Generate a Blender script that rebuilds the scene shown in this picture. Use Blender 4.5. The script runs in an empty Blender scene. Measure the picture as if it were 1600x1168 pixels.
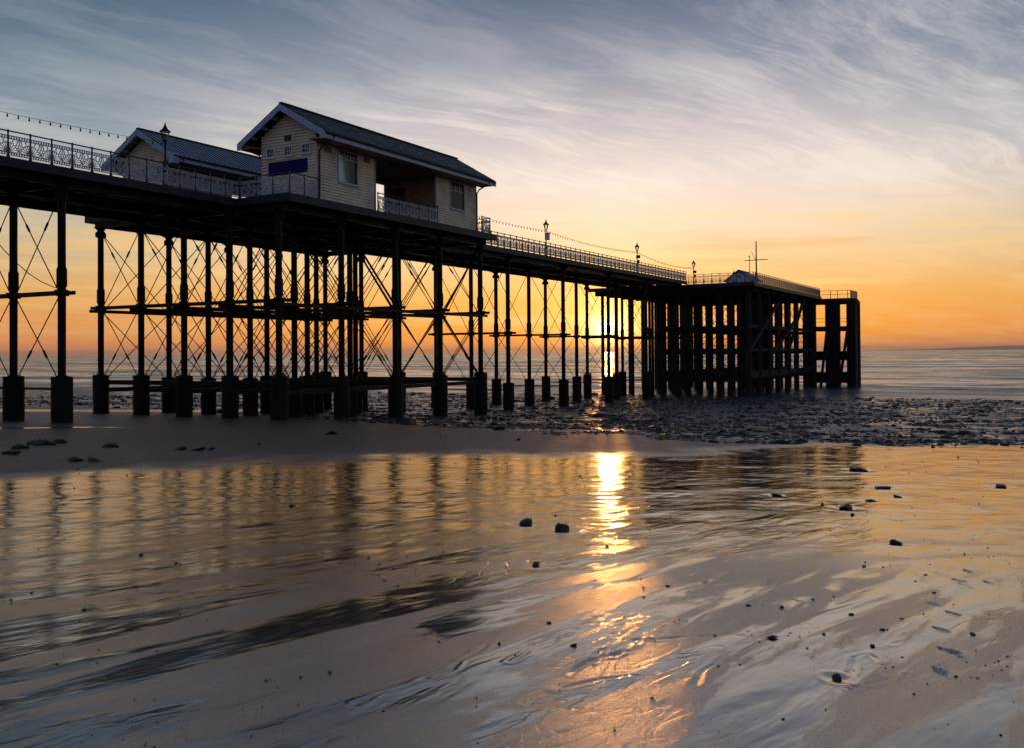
import bpy, bmesh, math, random
import numpy as np
from mathutils import Matrix, Vector

random.seed(7)
S = bpy.context.scene
COL = S.collection

# ------------------------------------------------------------------ camera
FPX = 1500.0
pitch = math.atan(17.9 / FPX)
roll = math.atan(11.7 / 1600.0)
cam = bpy.data.cameras.new("camera")
cam.sensor_width = 36.0
cam.sensor_fit = 'HORIZONTAL'
cam.lens = 36.0 * FPX / 1600.0
cam.shift_y = -50.0 / 1600.0
cam.clip_start = 0.05
cam.clip_end = 300000.0
camo = bpy.data.objects.new("camera", cam)
COL.objects.link(camo)
_f = Vector((0, math.cos(pitch), math.sin(pitch)))
_u0 = Vector((0, -math.sin(pitch), math.cos(pitch)))
_r0 = Vector((1, 0, 0))
_r = _r0 * math.cos(roll) - _u0 * math.sin(roll)
_u = _r0 * math.sin(roll) + _u0 * math.cos(roll)
camo.matrix_world = Matrix(((_r.x, _u.x, -_f.x, 0), (_r.y, _u.y, -_f.y, 0), (_r.z, _u.z, -_f.z, 0), (0, 0, 0, 1)))
S.camera = camo

# ------------------------------------------------------------------ world and sun
SUN_AZ = math.radians(5.75)      # to the right of +Y
SUN_EL = math.radians(1.42)
sun_dir = Vector((math.sin(SUN_AZ) * math.cos(SUN_EL), math.cos(SUN_AZ) * math.cos(SUN_EL), math.sin(SUN_EL)))

S.view_settings.view_transform = 'Standard'
S.view_settings.look = 'None'
S.view_settings.gamma = 1.0
S.view_settings.exposure = 0.06
S.view_settings.use_curve_mapping = False
S.render.film_transparent = False
S.cycles.use_denoising = True
S.cycles.use_adaptive_sampling = True
S.cycles.adaptive_threshold = 0.02
S.cycles.max_bounces = 5
S.cycles.diffuse_bounces = 2
S.cycles.glossy_bounces = 3
S.cycles.transmission_bounces = 4
S.cycles.transparent_max_bounces = 8
S.cycles.caustics_reflective = False
S.cycles.caustics_refractive = False
S.cycles.sample_clamp_indirect = 6.0

def srgb(r, g, b, a=1.0):
    def c(x):
        x /= 255.0
        return x / 12.92 if x <= 0.04045 else ((x + 0.055) / 1.055) ** 2.4
    return (c(r), c(g), c(b), a)

class NT:
    """small helper to write node trees"""
    def __init__(s, tree):
        s.t = tree
        s.n = tree.nodes
        s.l = tree.links
    def node(s, typ, **kw):
        n = s.n.new(typ)
        for k, v in kw.items():
            setattr(n, k, v)
        return n
    def put(s, sock, v):
        if isinstance(v, bpy.types.NodeSocket):
            s.l.new(v, sock)
        elif v is not None:
            sock.default_value = v
    def math(s, op, a, b=None, c=None, clamp=False):
        n = s.node('ShaderNodeMath', operation=op)
        n.use_clamp = clamp
        s.put(n.inputs[0], a)
        if b is not None: s.put(n.inputs[1], b)
        if c is not None: s.put(n.inputs[2], c)
        return n.outputs[0]
    def mix(s, f, a, b, blend='MIX'):
        n = s.node('ShaderNodeMix', data_type='RGBA', blend_type=blend)
        s.put(n.inputs[0], f); s.put(n.inputs[6], a); s.put(n.inputs[7], b)
        return n.outputs[2]
    def ramp(s, f, stops, interp='LINEAR'):
        n = s.node('ShaderNodeValToRGB')
        e = n.color_ramp.elements
        n.color_ramp.interpolation = interp
        while len(e) > 1: e.remove(e[-1])
        e[0].position = stops[0][0]; e[0].color = stops[0][1]
        for p, c in stops[1:]:
            x = e.new(p); x.color = c
        s.put(n.inputs[0], f)
        return n.outputs[0]
    def smooth(s, x, a, b, lo=0.0, hi=1.0):
        n = s.node('ShaderNodeMapRange', interpolation_type='SMOOTHSTEP')
        s.put(n.inputs[0], x)
        n.inputs[1].default_value = a; n.inputs[2].default_value = b
        n.inputs[3].default_value = lo; n.inputs[4].default_value = hi
        return n.outputs[0]
    def noise(s, vec, scale, detail=3, rough=0.5, dist=0.0):
        n = s.node('ShaderNodeTexNoise')
        s.put(n.inputs['Vector'], vec)
        n.inputs['Scale'].default_value = scale
        n.inputs['Detail'].default_value = detail
        n.inputs['Roughness'].default_value = rough
        n.inputs['Distortion'].default_value = dist
        return n.outputs[0]
    def mapping(s, vec, loc=(0, 0, 0), rot=(0, 0, 0), scale=(1, 1, 1)):
        n = s.node('ShaderNodeMapping')
        s.put(n.inputs[0], vec)
        n.inputs[1].default_value = loc; n.inputs[2].default_value = rot; n.inputs[3].default_value = scale
        return n.outputs[0]

W = bpy.data.worlds.new("World")
S.world = W
W.use_nodes = True
nt = NT(W.node_tree)
nt.n.clear()
tc = nt.node('ShaderNodeTexCoord')
nrm = nt.node('ShaderNodeVectorMath', operation='NORMALIZE')
nt.l.new(tc.outputs['Generated'], nrm.inputs[0])
D = nrm.outputs[0]
sep = nt.node('ShaderNodeSeparateXYZ')
nt.l.new(D, sep.inputs[0])
dx, dy, dz = sep.outputs
el = nt.math('MAXIMUM', dz, 0.0)
# gradient above the sunrise, and the one well away from the sun
g_sun = nt.ramp(el, [
    (0.000, srgb(244, 132, 50)), (0.020, srgb(255, 160, 48)), (0.055, srgb(253, 180, 88)), (0.095, srgb(247, 208, 156)),
    (0.135, srgb(248, 224, 200)), (0.175, srgb(233, 220, 212)), (0.225, srgb(198, 193, 198)), (0.285, srgb(138, 148, 166)),
    (0.345, srgb(88, 108, 136)), (0.55, srgb(62, 88, 124)), (1.0, srgb(52, 78, 118))])
g_far = nt.ramp(el, [
    (0.000, srgb(232, 138, 88)), (0.020, srgb(236, 152, 80)), (0.060, srgb(230, 170, 96)), (0.100, srgb(212, 184, 140)),
    (0.145, srgb(190, 182, 168)), (0.195, srgb(150, 163, 175)), (0.250, srgb(120, 138, 154)), (0.300, srgb(88, 112, 134)),
    (0.345, srgb(70, 96, 122)), (0.55, srgb(58, 84, 118)), (1.0, srgb(52, 78, 118))])
hl = nt.math('SQRT', nt.math('ADD', nt.math('ADD', nt.math('MULTIPLY', dx, dx), nt.math('MULTIPLY', dy, dy)), 1e-6))
az = nt.math('DIVIDE', nt.math('ADD', nt.math('MULTIPLY', dx, math.sin(SUN_AZ)), nt.math('MULTIPLY', dy, math.cos(SUN_AZ))), hl)
azf = nt.smooth(az, 0.86, 1.0)
g_back = nt.ramp(el, [
    (0.000, srgb(120, 112, 124)), (0.10, srgb(128, 122, 136)), (0.22, srgb(112, 122, 142)), (0.40, srgb(78, 100, 130)), (1.0, srgb(52, 78, 118))])
azb = nt.smooth(az, -0.35, 0.55)
sky = nt.mix(azf, nt.mix(azb, g_back, g_far), g_sun)
# thin cirrus: a layer far overhead, streaks drawn out along one wind direction
inv = nt.math('DIVIDE', 1.0, nt.math('ADD', el, 0.09))
cx = nt.math('MULTIPLY', dx, inv); cy = nt.math('MULTIPLY', dy, inv)
comb = nt.node('ShaderNodeCombineXYZ')
nt.l.new(cx, comb.inputs[0]); nt.l.new(cy, comb.inputs[1])
P = comb.outputs[0]
warp = nt.node('ShaderNodeTexNoise'); warp.inputs['Scale'].default_value = 0.9; warp.inputs['Detail'].default_value = 2
nt.l.new(P, warp.inputs['Vector'])
vm = nt.node('ShaderNodeVectorMath', operation='MULTIPLY_ADD')
nt.l.new(warp.outputs['Color'], vm.inputs[0]); vm.inputs[1].default_value = (0.5, 0.5, 0); nt.l.new(P, vm.inputs[2])
PW = vm.outputs[0]
c1 = nt.noise(nt.mapping(nt.mapping(PW, rot=(0, 0, math.radians(46))), scale=(1.8, 0.58, 1)), 1.5, 7, 0.66)
c2 = nt.noise(nt.mapping(nt.mapping(PW, rot=(0, 0, math.radians(56))), loc=(3.1, 1.7, 0), scale=(8.0, 0.9, 1)), 1.5, 6, 0.70)
c3 = nt.noise(nt.mapping(P, loc=(7, 2, 0), rot=(0, 0, math.radians(-30))), 0.55, 3, 0.5)
veil = nt.math('MULTIPLY', nt.smooth(c1, 0.41, 0.62), nt.smooth(c3, 0.32, 0.60, 0.30, 1.0))
wisps = nt.math('MULTIPLY', nt.smooth(c2, 0.46, 0.72), nt.smooth(c3, 0.36, 0.58, 0.15, 1.0))
cl = nt.math('ADD', nt.math('MULTIPLY', veil, 0.85), nt.math('MULTIPLY', wisps, 0.70), clamp=True)
ccol_sun = nt.ramp(el, [(0.0, srgb(255, 170, 84)), (0.06, srgb(255, 196, 112)), (0.11, srgb(252, 214, 164)), (0.17, srgb(250, 236, 224)), (0.26, srgb(216, 210, 210)), (0.36, srgb(168, 172, 182)), (0.7, srgb(118, 134, 156))])
ccol_far = nt.ramp(el, [(0.0, srgb(236, 160, 108)), (0.06, srgb(240, 190, 122)), (0.11, srgb(224, 200, 158)), (0.17, srgb(216, 208, 194)), (0.26, srgb(178, 184, 188)), (0.36, srgb(136, 150, 164)), (0.7, srgb(96, 116, 142))])
ccol_back = nt.ramp(el, [(0.0, srgb(134, 122, 130)), (0.2, srgb(138, 138, 150)), (0.4, srgb(108, 122, 144)), (0.7, srgb(92, 112, 140))])
ccol = nt.mix(azf, nt.mix(azb, ccol_back, ccol_far), ccol_sun)
sky = nt.mix(nt.math('MULTIPLY', cl, 0.95), sky, ccol)
# thin bars of cloud lying low over the horizon
bars = nt.noise(nt.mapping(D, loc=(1.3, 0.2, 0.7), scale=(3.0, 3.0, 42.0)), 1.0, 6, 0.6, 0.3)
low = nt.math('MULTIPLY', nt.smooth(el, 0.012, 0.05), nt.smooth(el, 0.19, 0.09))
sky = nt.mix(nt.math('MULTIPLY', nt.math('MULTIPLY', nt.smooth(bars, 0.50, 0.66), low), 0.75), sky, nt.mix(azf, srgb(244, 196, 128), srgb(255, 218, 150)))
sky = nt.mix(nt.math('MULTIPLY', nt.math('MULTIPLY', nt.smooth(bars, 0.47, 0.34), low), 0.30), sky, nt.mix(azf, srgb(206, 146, 96), srgb(240, 160, 72)))
# aureole and disc of the low sun
dt = nt.node('ShaderNodeVectorMath', operation='DOT_PRODUCT')
nt.l.new(D, dt.inputs[0]); dt.inputs[1].default_value = sun_dir
ang = nt.math('ARCCOSINE', nt.math('MINIMUM', dt.outputs['Value'], 0.9999999))
def glow(width, col, k):
    e = nt.math('MULTIPLY', nt.math('EXPONENT', nt.math('MULTIPLY', ang, -1.0 / math.radians(width))), k)
    vmn = nt.node('ShaderNodeVectorMath', operation='SCALE')
    vmn.inputs[0].default_value = col[:3]
    nt.l.new(e, vmn.inputs[3])
    return vmn.outputs[0]
add = sky
for w_, c_, k_ in ((0.45, (1.0, 0.76, 0.36), 9.0), (1.5, (1.0, 0.64, 0.16), 1.5), (4.5, (1.0, 0.50, 0.06), 0.40)):
    add = nt.mix(1.0, add, glow(w_, c_, k_), 'ADD')
disc = nt.smooth(ang, math.radians(0.36), math.radians(0.26), 0.0, 8.0)
vmn = nt.node('ShaderNodeVectorMath', operation='SCALE')
vmn.inputs[0].default_value = (1.0, 0.86, 0.55)
nt.l.new(disc, vmn.inputs[3])
add = nt.mix(1.0, add, vmn.outputs[0], 'ADD')
nish = nt.node('ShaderNodeTexSky', sky_type='NISHITA')
nish.sun_disc = False
nish.sun_elevation = SUN_EL
nish.sun_rotation = SUN_AZ
bg1 = nt.node('ShaderNodeBackground'); nt.l.new(add, bg1.inputs[0]); bg1.inputs[1].default_value = 0.94
bg2 = nt.node('ShaderNodeBackground'); nt.l.new(nish.outputs[0], bg2.inputs[0]); bg2.inputs[1].default_value = 0.012
ash = nt.node('ShaderNodeAddShader')
nt.l.new(bg1.outputs[0], ash.inputs[0]); nt.l.new(bg2.outputs[0], ash.inputs[1])
wo = nt.node('ShaderNodeOutputWorld'); nt.l.new(ash.outputs[0], wo.inputs[0])
W.cycles.sampling_method = 'MANUAL'
W.cycles.sample_map_resolution = 2048

sl = bpy.data.lights.new("sun", 'SUN')
sl.energy = 0.28
sl.angle = math.radians(0.53)
sl.color = (1.0, 0.40, 0.09)
so = bpy.data.objects.new("sun", sl)
COL.objects.link(so)
so.rotation_euler = (-sun_dir).to_track_quat('-Z', 'Y').to_euler()

# ------------------------------------------------------------------ helpers
AZ = math.atan2(850, 1500)                     # the pier runs this far to the right of the view axis
UD = np.array([math.sin(AZ), math.cos(AZ)])
WD = np.array([-math.cos(AZ), math.sin(AZ)])
ROTZ = math.pi / 2 - AZ
R4 = Matrix.Rotation(ROTZ, 4, 'Z')
def pf(u, w, z=0.0):
    """pier frame (u seaward, w across away from camera, z up) to world"""
    return Vector((u * UD[0] + w * WD[0], u * UD[1] + w * WD[1], z))

def T(x, y, z): return Matrix.Translation((x, y, z))
def SC(x, y, z): return Matrix.Diagonal((x, y, z, 1))

WM = {}
def link(o, world, parent=None):
    COL.objects.link(o)
    WM[o.name] = world
    if parent is not None:
        o.parent = parent
        o.matrix_parent_inverse = Matrix()
        o.matrix_basis = WM[parent.name].inverted() @ world
    else:
        o.matrix_basis = world
    return o
def tag(o, label=None, cat=None, group=None, kind=None):
    if label: o['label'] = label
    if cat: o['category'] = cat
    if group: o['group'] = group
    if kind: o['kind'] = kind
    return o
def empty(name, world, label, cat, group=None):
    o = bpy.data.objects.new(name, None)
    o.empty_display_size = 0.2
    link(o, world)
    return tag(o, label, cat, group)
def obj(name, mesh, world, parent=None, mat=None):
    o = bpy.data.objects.new(name, mesh)
    if mat is not None and len(mesh.materials) == 0:
        mesh.materials.append(mat)
    return link(o, world, parent)

class MB:
    """collects boxes, bars, tubes and lathes for one mesh"""
    def __init__(s): s.v = []; s.f = []
    def add(s, vs, fs):
        n = len(s.v); s.v += [tuple(v) for v in vs]; s.f += [tuple(i + n for i in f) for f in fs]
    def box(s, x0, x1, y0, y1, z0, z1):
        s.add([(x0, y0, z0), (x1, y0, z0), (x1, y1, z0), (x0, y1, z0), (x0, y0, z1), (x1, y0, z1), (x1, y1, z1), (x0, y1, z1)],
              [(0, 3, 2, 1), (4, 5, 6, 7), (0, 1, 5, 4), (1, 2, 6, 5), (2, 3, 7, 6), (3, 0, 4, 7)])
    def hexa(s, p):
        s.add(p, [(0, 3, 2, 1), (4, 5, 6, 7), (0, 1, 5, 4), (1, 2, 6, 5), (2, 3, 7, 6), (3, 0, 4, 7)])
    def bar(s, a, b, wx, wy=None, up=(0, 0, 1)):
        a = Vector(a); b = Vector(b); wy = wx if wy is None else wy
        d = (b - a).normalized(); upv = Vector(up)
        if abs(d.dot(upv)) > 0.98: upv = Vector((1, 0, 0))
        x = d.cross(upv).normalized() * wx / 2; y = x.cross(d).normalized() * wy / 2
        s.hexa([a - x - y, a + x - y, a + x + y, a - x + y, b - x - y, b + x - y, b + x + y, b - x + y])
    def tube(s, pts, r, n=6):
        pts = [Vector(p) for p in pts]; rings = []
        for i, p in enumerate(pts):
            d = (pts[min(i + 1, len(pts) - 1)] - pts[max(i - 1, 0)]).normalized()
            upv = Vector((0, 0, 1)) if abs(d.z) < 0.95 else Vector((1, 0, 0))
            x = d.cross(upv).normalized(); y = x.cross(d)
            rr = r[i] if isinstance(r, (list, tuple)) else r
            rings.append([p + (x * math.cos(t) + y * math.sin(t)) * rr for t in [2 * math.pi * k / n for k in range(n)]])
        vs = [v for q in rings for v in q]
        fs = []
        for i in range(len(pts) - 1):
            for k in range(n):
                a = i * n + k; b = i * n + (k + 1) % n
                fs.append((a, b, b + n, a + n))
        fs.append(tuple(range(n - 1, -1, -1))); fs.append(tuple(range((len(pts) - 1) * n, len(pts) * n)))
        s.add(vs, fs)
    def lathe(s, prof, n=10, c=(0, 0), rot=0.0):
        vs = []; fs = []
        for r, z in prof:
            for k in range(n):
                t = 2 * math.pi * k / n + rot
                vs.append((c[0] + r * math.cos(t), c[1] + r * math.sin(t), z))
        for i in range(len(prof) - 1):
            for k in range(n):
                a = i * n + k; b = i * n + (k + 1) % n
                fs.append((a, b, b + n, a + n))
        fs.append(tuple(range(n - 1, -1, -1))); fs.append(tuple(range((len(prof) - 1) * n, len(prof) * n)))
        s.add(vs, fs)
    def mesh(s, name, mat=None, smooth=False):
        m = bpy.data.meshes.new(name)
        m.from_pydata(s.v, [], s.f)
        if smooth:
            m.polygons.foreach_set('use_smooth', [True] * len(m.polygons))
        if mat: m.materials.append(mat)
        m.update()
        return m

# ------------------------------------------------------------------ materials
def material(name, col, rough=0.6, metal=0.0, var=0.25, scale=3.0, spec=0.5, bump=0.0, bscale=20.0, rvar=0.0):
    m = bpy.data.materials.new(name); m.use_nodes = True
    q = NT(m.node_tree); q.n.clear()
    b = q.node('ShaderNodeBsdfPrincipled'); o = q.node('ShaderNodeOutputMaterial')
    q.l.new(b.outputs[0], o.inputs[0])
    tcn = q.node('ShaderNodeTexCoord')
    n = q.noise(tcn.outputs['Object'], scale, 5, 0.6)
    f = q.smooth(n, 0.3, 0.7, 1.0 - var, 1.0 + var)
    v = q.node('ShaderNodeVectorMath', operation='SCALE')
    v.inputs[0].default_value = col
    q.l.new(f, v.inputs[3]); q.l.new(v.outputs[0], b.inputs['Base Color'])
    b.inputs['Metallic'].default_value = metal
    b.inputs['Specular IOR Level'].default_value = spec
    if rvar: q.l.new(q.smooth(n, 0.3, 0.7, rough - rvar, rough + rvar), b.inputs['Roughness'])
    else: b.inputs['Roughness'].default_value = rough
    if bump:
        bn = q.node('ShaderNodeBump'); bn.inputs['Strength'].default_value = bump; bn.inputs['Distance'].default_value = 0.02
        q.l.new(q.noise(tcn.outputs['Object'], bscale, 4, 0.6), bn.inputs['Height'])
        q.l.new(bn.outputs[0], b.inputs['Normal'])
    return m
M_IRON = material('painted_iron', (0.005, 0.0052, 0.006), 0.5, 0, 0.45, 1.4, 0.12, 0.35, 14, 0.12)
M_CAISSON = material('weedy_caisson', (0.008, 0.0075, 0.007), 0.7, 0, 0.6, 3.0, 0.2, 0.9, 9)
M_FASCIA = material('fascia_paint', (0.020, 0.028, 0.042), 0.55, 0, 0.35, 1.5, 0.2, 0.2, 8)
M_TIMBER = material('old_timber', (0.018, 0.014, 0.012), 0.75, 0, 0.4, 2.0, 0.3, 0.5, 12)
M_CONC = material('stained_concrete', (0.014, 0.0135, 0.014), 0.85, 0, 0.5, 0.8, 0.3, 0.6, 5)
M_RAILP = material('railing_white_paint', (0.37, 0.43, 0.50), 0.5, 0, 0.18, 4.0)
M_RAILD = material('railing_dark_paint', (0.018, 0.032, 0.045), 0.45, 0, 0.3, 4.0)
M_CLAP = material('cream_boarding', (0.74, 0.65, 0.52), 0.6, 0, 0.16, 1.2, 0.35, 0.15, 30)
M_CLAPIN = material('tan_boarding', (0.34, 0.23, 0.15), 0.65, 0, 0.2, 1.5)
M_TRIM = material('pale_blue_trim', (0.34, 0.42, 0.58), 0.5, 0, 0.12, 2.0)
M_LINTEL = material('grey_lintel', (0.22, 0.22, 0.23), 0.6, 0, 0.2, 2.0)
M_SLATE = material('roof_slate', (0.020, 0.019, 0.022), 0.5, 0, 0.6, 2.2, 0.16, 0.3, 25, 0.14)
M_METALR = material('roof_metal', (0.32, 0.345, 0.40), 0.6, 0.0, 0.2, 1.5, 0.2)
M_SEAM = material('roof_seam_dark', (0.008, 0.009, 0.011), 0.6, 0, 0.25, 3.0, 0.1)
M_BLUE = material('navy_board', (0.006, 0.007, 0.11), 0.7, 0, 0.12, 2.0, 0.1)
M_WHITE = material('white_paint', (0.62, 0.64, 0.66), 0.5, 0, 0.12, 3.0)
M_BLACK = material('black_louvre', (0.02, 0.02, 0.022), 0.6)
M_PANETINT = material('teal_pane_tint', (0.20, 0.36, 0.44), 0.7, 0, 0.15, 3.0)  # teal put in place of the bluish sky reflection in the panes
M_HUT = material('hut_boards', (0.42, 0.46, 0.52), 0.55, 0, 0.25, 2.0)
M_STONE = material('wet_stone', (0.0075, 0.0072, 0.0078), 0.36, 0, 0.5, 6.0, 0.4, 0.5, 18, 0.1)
M_WEED = material('seaweed', (0.018, 0.020, 0.010), 0.4, 0, 0.5, 8.0)
def glass_mat(name, tint, k):
    m = bpy.data.materials.new(name); m.use_nodes = True
    q = NT(m.node_tree); q.n.clear()
    tr = q.node('ShaderNodeBsdfTransparent'); tr.inputs[0].default_value = tint
    gl = q.node('ShaderNodeBsdfGlossy'); gl.inputs['Roughness'].default_value = 0.03
    fr = q.node('ShaderNodeFresnel'); fr.inputs[0].default_value = 1.28
    mx = q.node('ShaderNodeMixShader')
    q.l.new(q.math('ADD', fr.outputs[0], k, clamp=True), mx.inputs[0])
    q.l.new(tr.outputs[0], mx.inputs[1]); q.l.new(gl.outputs[0], mx.inputs[2])
    o = q.node('ShaderNodeOutputMaterial'); q.l.new(mx.outputs[0], o.inputs[0])
    return m
M_GLASS = glass_mat('window_glass', (0.70, 0.82, 0.88, 1), 0.0)
M_LGLASS = glass_mat('lantern_glass', (0.92, 0.92, 0.88, 1), 0.0)

# ------------------------------------------------------------------ ground
KU = [-400, -60, -20, 0, 27, 37, 47, 57, 67, 77, 100, 112, 150, 250, 900]
KZ = [14, 2.6, -.55, -1.78, -2.91, -3.3, -3.85, -4.25, -4.55, -4.75, -5.05, -5.2, -5.9, -9, -30]
SEA_Z = -5.2

rng = np.random.RandomState(11)
PERM = rng.permutation(4096)
GRADS = np.stack([np.cos(np.linspace(0, 2 * np.pi, 64, endpoint=False)), np.sin(np.linspace(0, 2 * np.pi, 64, endpoint=False))], 1)
def pn(x, y, seed=0):
    """2-D gradient noise, about -0.7 to 0.7"""
    xi = np.floor(x).astype(np.int64); yi = np.floor(y).astype(np.int64)
    xf = x - xi; yf = y - yi
    def g(ix, iy, fx, fy):
        h = PERM[(ix + PERM[(iy + seed * 131) & 4095]) & 4095] & 63
        return GRADS[h, 0] * fx + GRADS[h, 1] * fy
    su = xf * xf * xf * (xf * (xf * 6 - 15) + 10); sv = yf * yf * yf * (yf * (yf * 6 - 15) + 10)
    a = g(xi, yi, xf, yf); b = g(xi + 1, yi, xf - 1, yf); c = g(xi, yi + 1, xf, yf - 1); d = g(xi + 1, yi + 1, xf - 1, yf - 1)
    return (a + (b - a) * su) + ((c + (d - c) * su) - (a + (b - a) * su)) * sv
def sstep(x, a, b):
    t = np.clip((x - a) / (b - a), 0, 1)
    return t * t * (3 - 2 * t)
WETX = [-200, -60, -40, -20, -12, -9.57, -8.27, -6.1, -4.1, 0, 4.6, 7.5, 9.6, 14.6, 40, 200]
WETY = [0, 4, 7, 12, 15.6, 17.9, 20.7, 22.9, 24.6, 26.4, 27.6, 30, 33, 35, 36, 36]
SHX = [-300, -60, -32, -20, -8.5, -3, 2.4, 6.6, 10, 16.9, 40, 300]
SHY = [120, 88, 74, 66, 50, 43, 37.5, 34.5, 33.4, 32.6, 31, 30]
RA = math.radians(38)                     # ripple crests run this far right of +Y
def masks(X, Y):
    n1 = pn(X * 0.35, Y * 0.22, 3); n2 = pn(X * 1.3, Y * 0.7, 4); n3 = pn(X * 0.12, Y * 0.08, 5)
    yb = np.interp(X, WETX, WETY) + n1 * 3.0 + n2 * 1.8 + pn(X * 3.1, Y * 1.6, 6) * 0.9
    wet = sstep(yb - Y, -2.2, 3.2)
    ys = np.interp(X, SHX, SHY) + n1 * 4.0 + n2 * 1.2
    sh = sstep(Y - ys, -1.2, 1.6)
    # a film of water left behind the first columns, and a thin pool before them
    d1 = np.abs(Y - (np.interp(X, [-45, -31, -23, -17], [54, 61, 69, 74]) + n1 * 1.5)); strip = (1 - sstep(d1, 3.2, 4.8)) * (1 - sstep(X, -20, -16))
    d2 = np.hypot((X + 20.5) / 5.0, (Y - 37.2 - (X + 20.5) * 0.45 + n1 * 0.8) / 0.75); pool = 1 - sstep(d2, 0.7, 1.1)
    sh = sh * (1 - strip)
    wet = np.maximum(wet, np.maximum(strip, pool))
    return wet, sh, np.maximum(strip, pool)
PRINTS = [(1490, 960), (1500, 908), (1512, 893), (1472, 985), (1458, 944), (1495, 1022), (1484, 1018), (1545, 910), (1470, 1050)]
FP = []
def px_ground(x, y):
    d = _f + _r * ((x - 800) / FPX) - _u * ((y - 534) / FPX)
    t = 3.0
    for _ in range(40):
        p = d * t
        gz_ = float(np.interp(p.x * UD[0] + p.y * UD[1], KU, KZ))
        t = t * gz_ / p.z if p.z < 0 else t
    return d * t
# rills that the draining water cut into the sand, as runs of points on the beach (X, Y metres)
RILLS = [
    [(0.33, 6.0), (0.5, 6.35), (0.75, 6.55), (0.95, 6.95), (1.28, 7.5), (1.65, 7.95)],
    [(0.2, 5.7), (0.55, 5.95), (0.8, 6.05)],
    [(0.66, 6.45), (0.85, 6.85), (1.12, 7.1), (1.35, 7.35)],
    [(0.5, 6.3), (0.6, 6.6), (0.84, 6.95), (0.95, 7.2)],
    [(1.1, 5.85), (1.18, 6.1), (1.35, 6.35), (1.5, 6.7)],
    [(2.05, 5.8), (2.15, 6.15), (2.3, 6.5), (2.6, 6.75), (2.95, 7.1)],
    [(2.1, 5.85), (2.45, 6.1), (2.85, 6.35), (3.05, 6.7)],
    [(2.2, 5.9), (2.38, 6.3), (2.5, 6.8)],
    [(3.9, 8.9), (4.02, 9.6), (4.3, 10.3), (4.45, 11.3)],
    [(4.22, 8.85), (4.2, 9.7), (4.5, 10.4), (4.85, 11.2)],
    [(3.6, 11.3), (4.4, 11.6), (5.6, 12.6), (6.6, 13.6)],
    [(0.0, 6.3), (0.12, 6.7), (0.3, 7.0)],
    [(-2.8, 8.2), (-1.9, 8.9), (-1.1, 9.3), (-0.2, 9.9), (0.6, 10.8)],
    [(-1.2, 7.0), (-0.5, 7.9), (0.3, 8.4), (0.9, 9.0)],
    [(-4.4, 8.6), (-3.2, 9.6), (-1.8, 10.4), (-0.6, 11.4)],
    [(1.6, 8.6), (1.9, 9.3), (2.4, 9.8)],
    [(1.0, 6.9), (1.7, 7.1), (2.3, 7.9)],
    [(-0.9, 5.4), (-0.4, 6.1), (0.0, 7.2), (0.3, 7.7)]]
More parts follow.
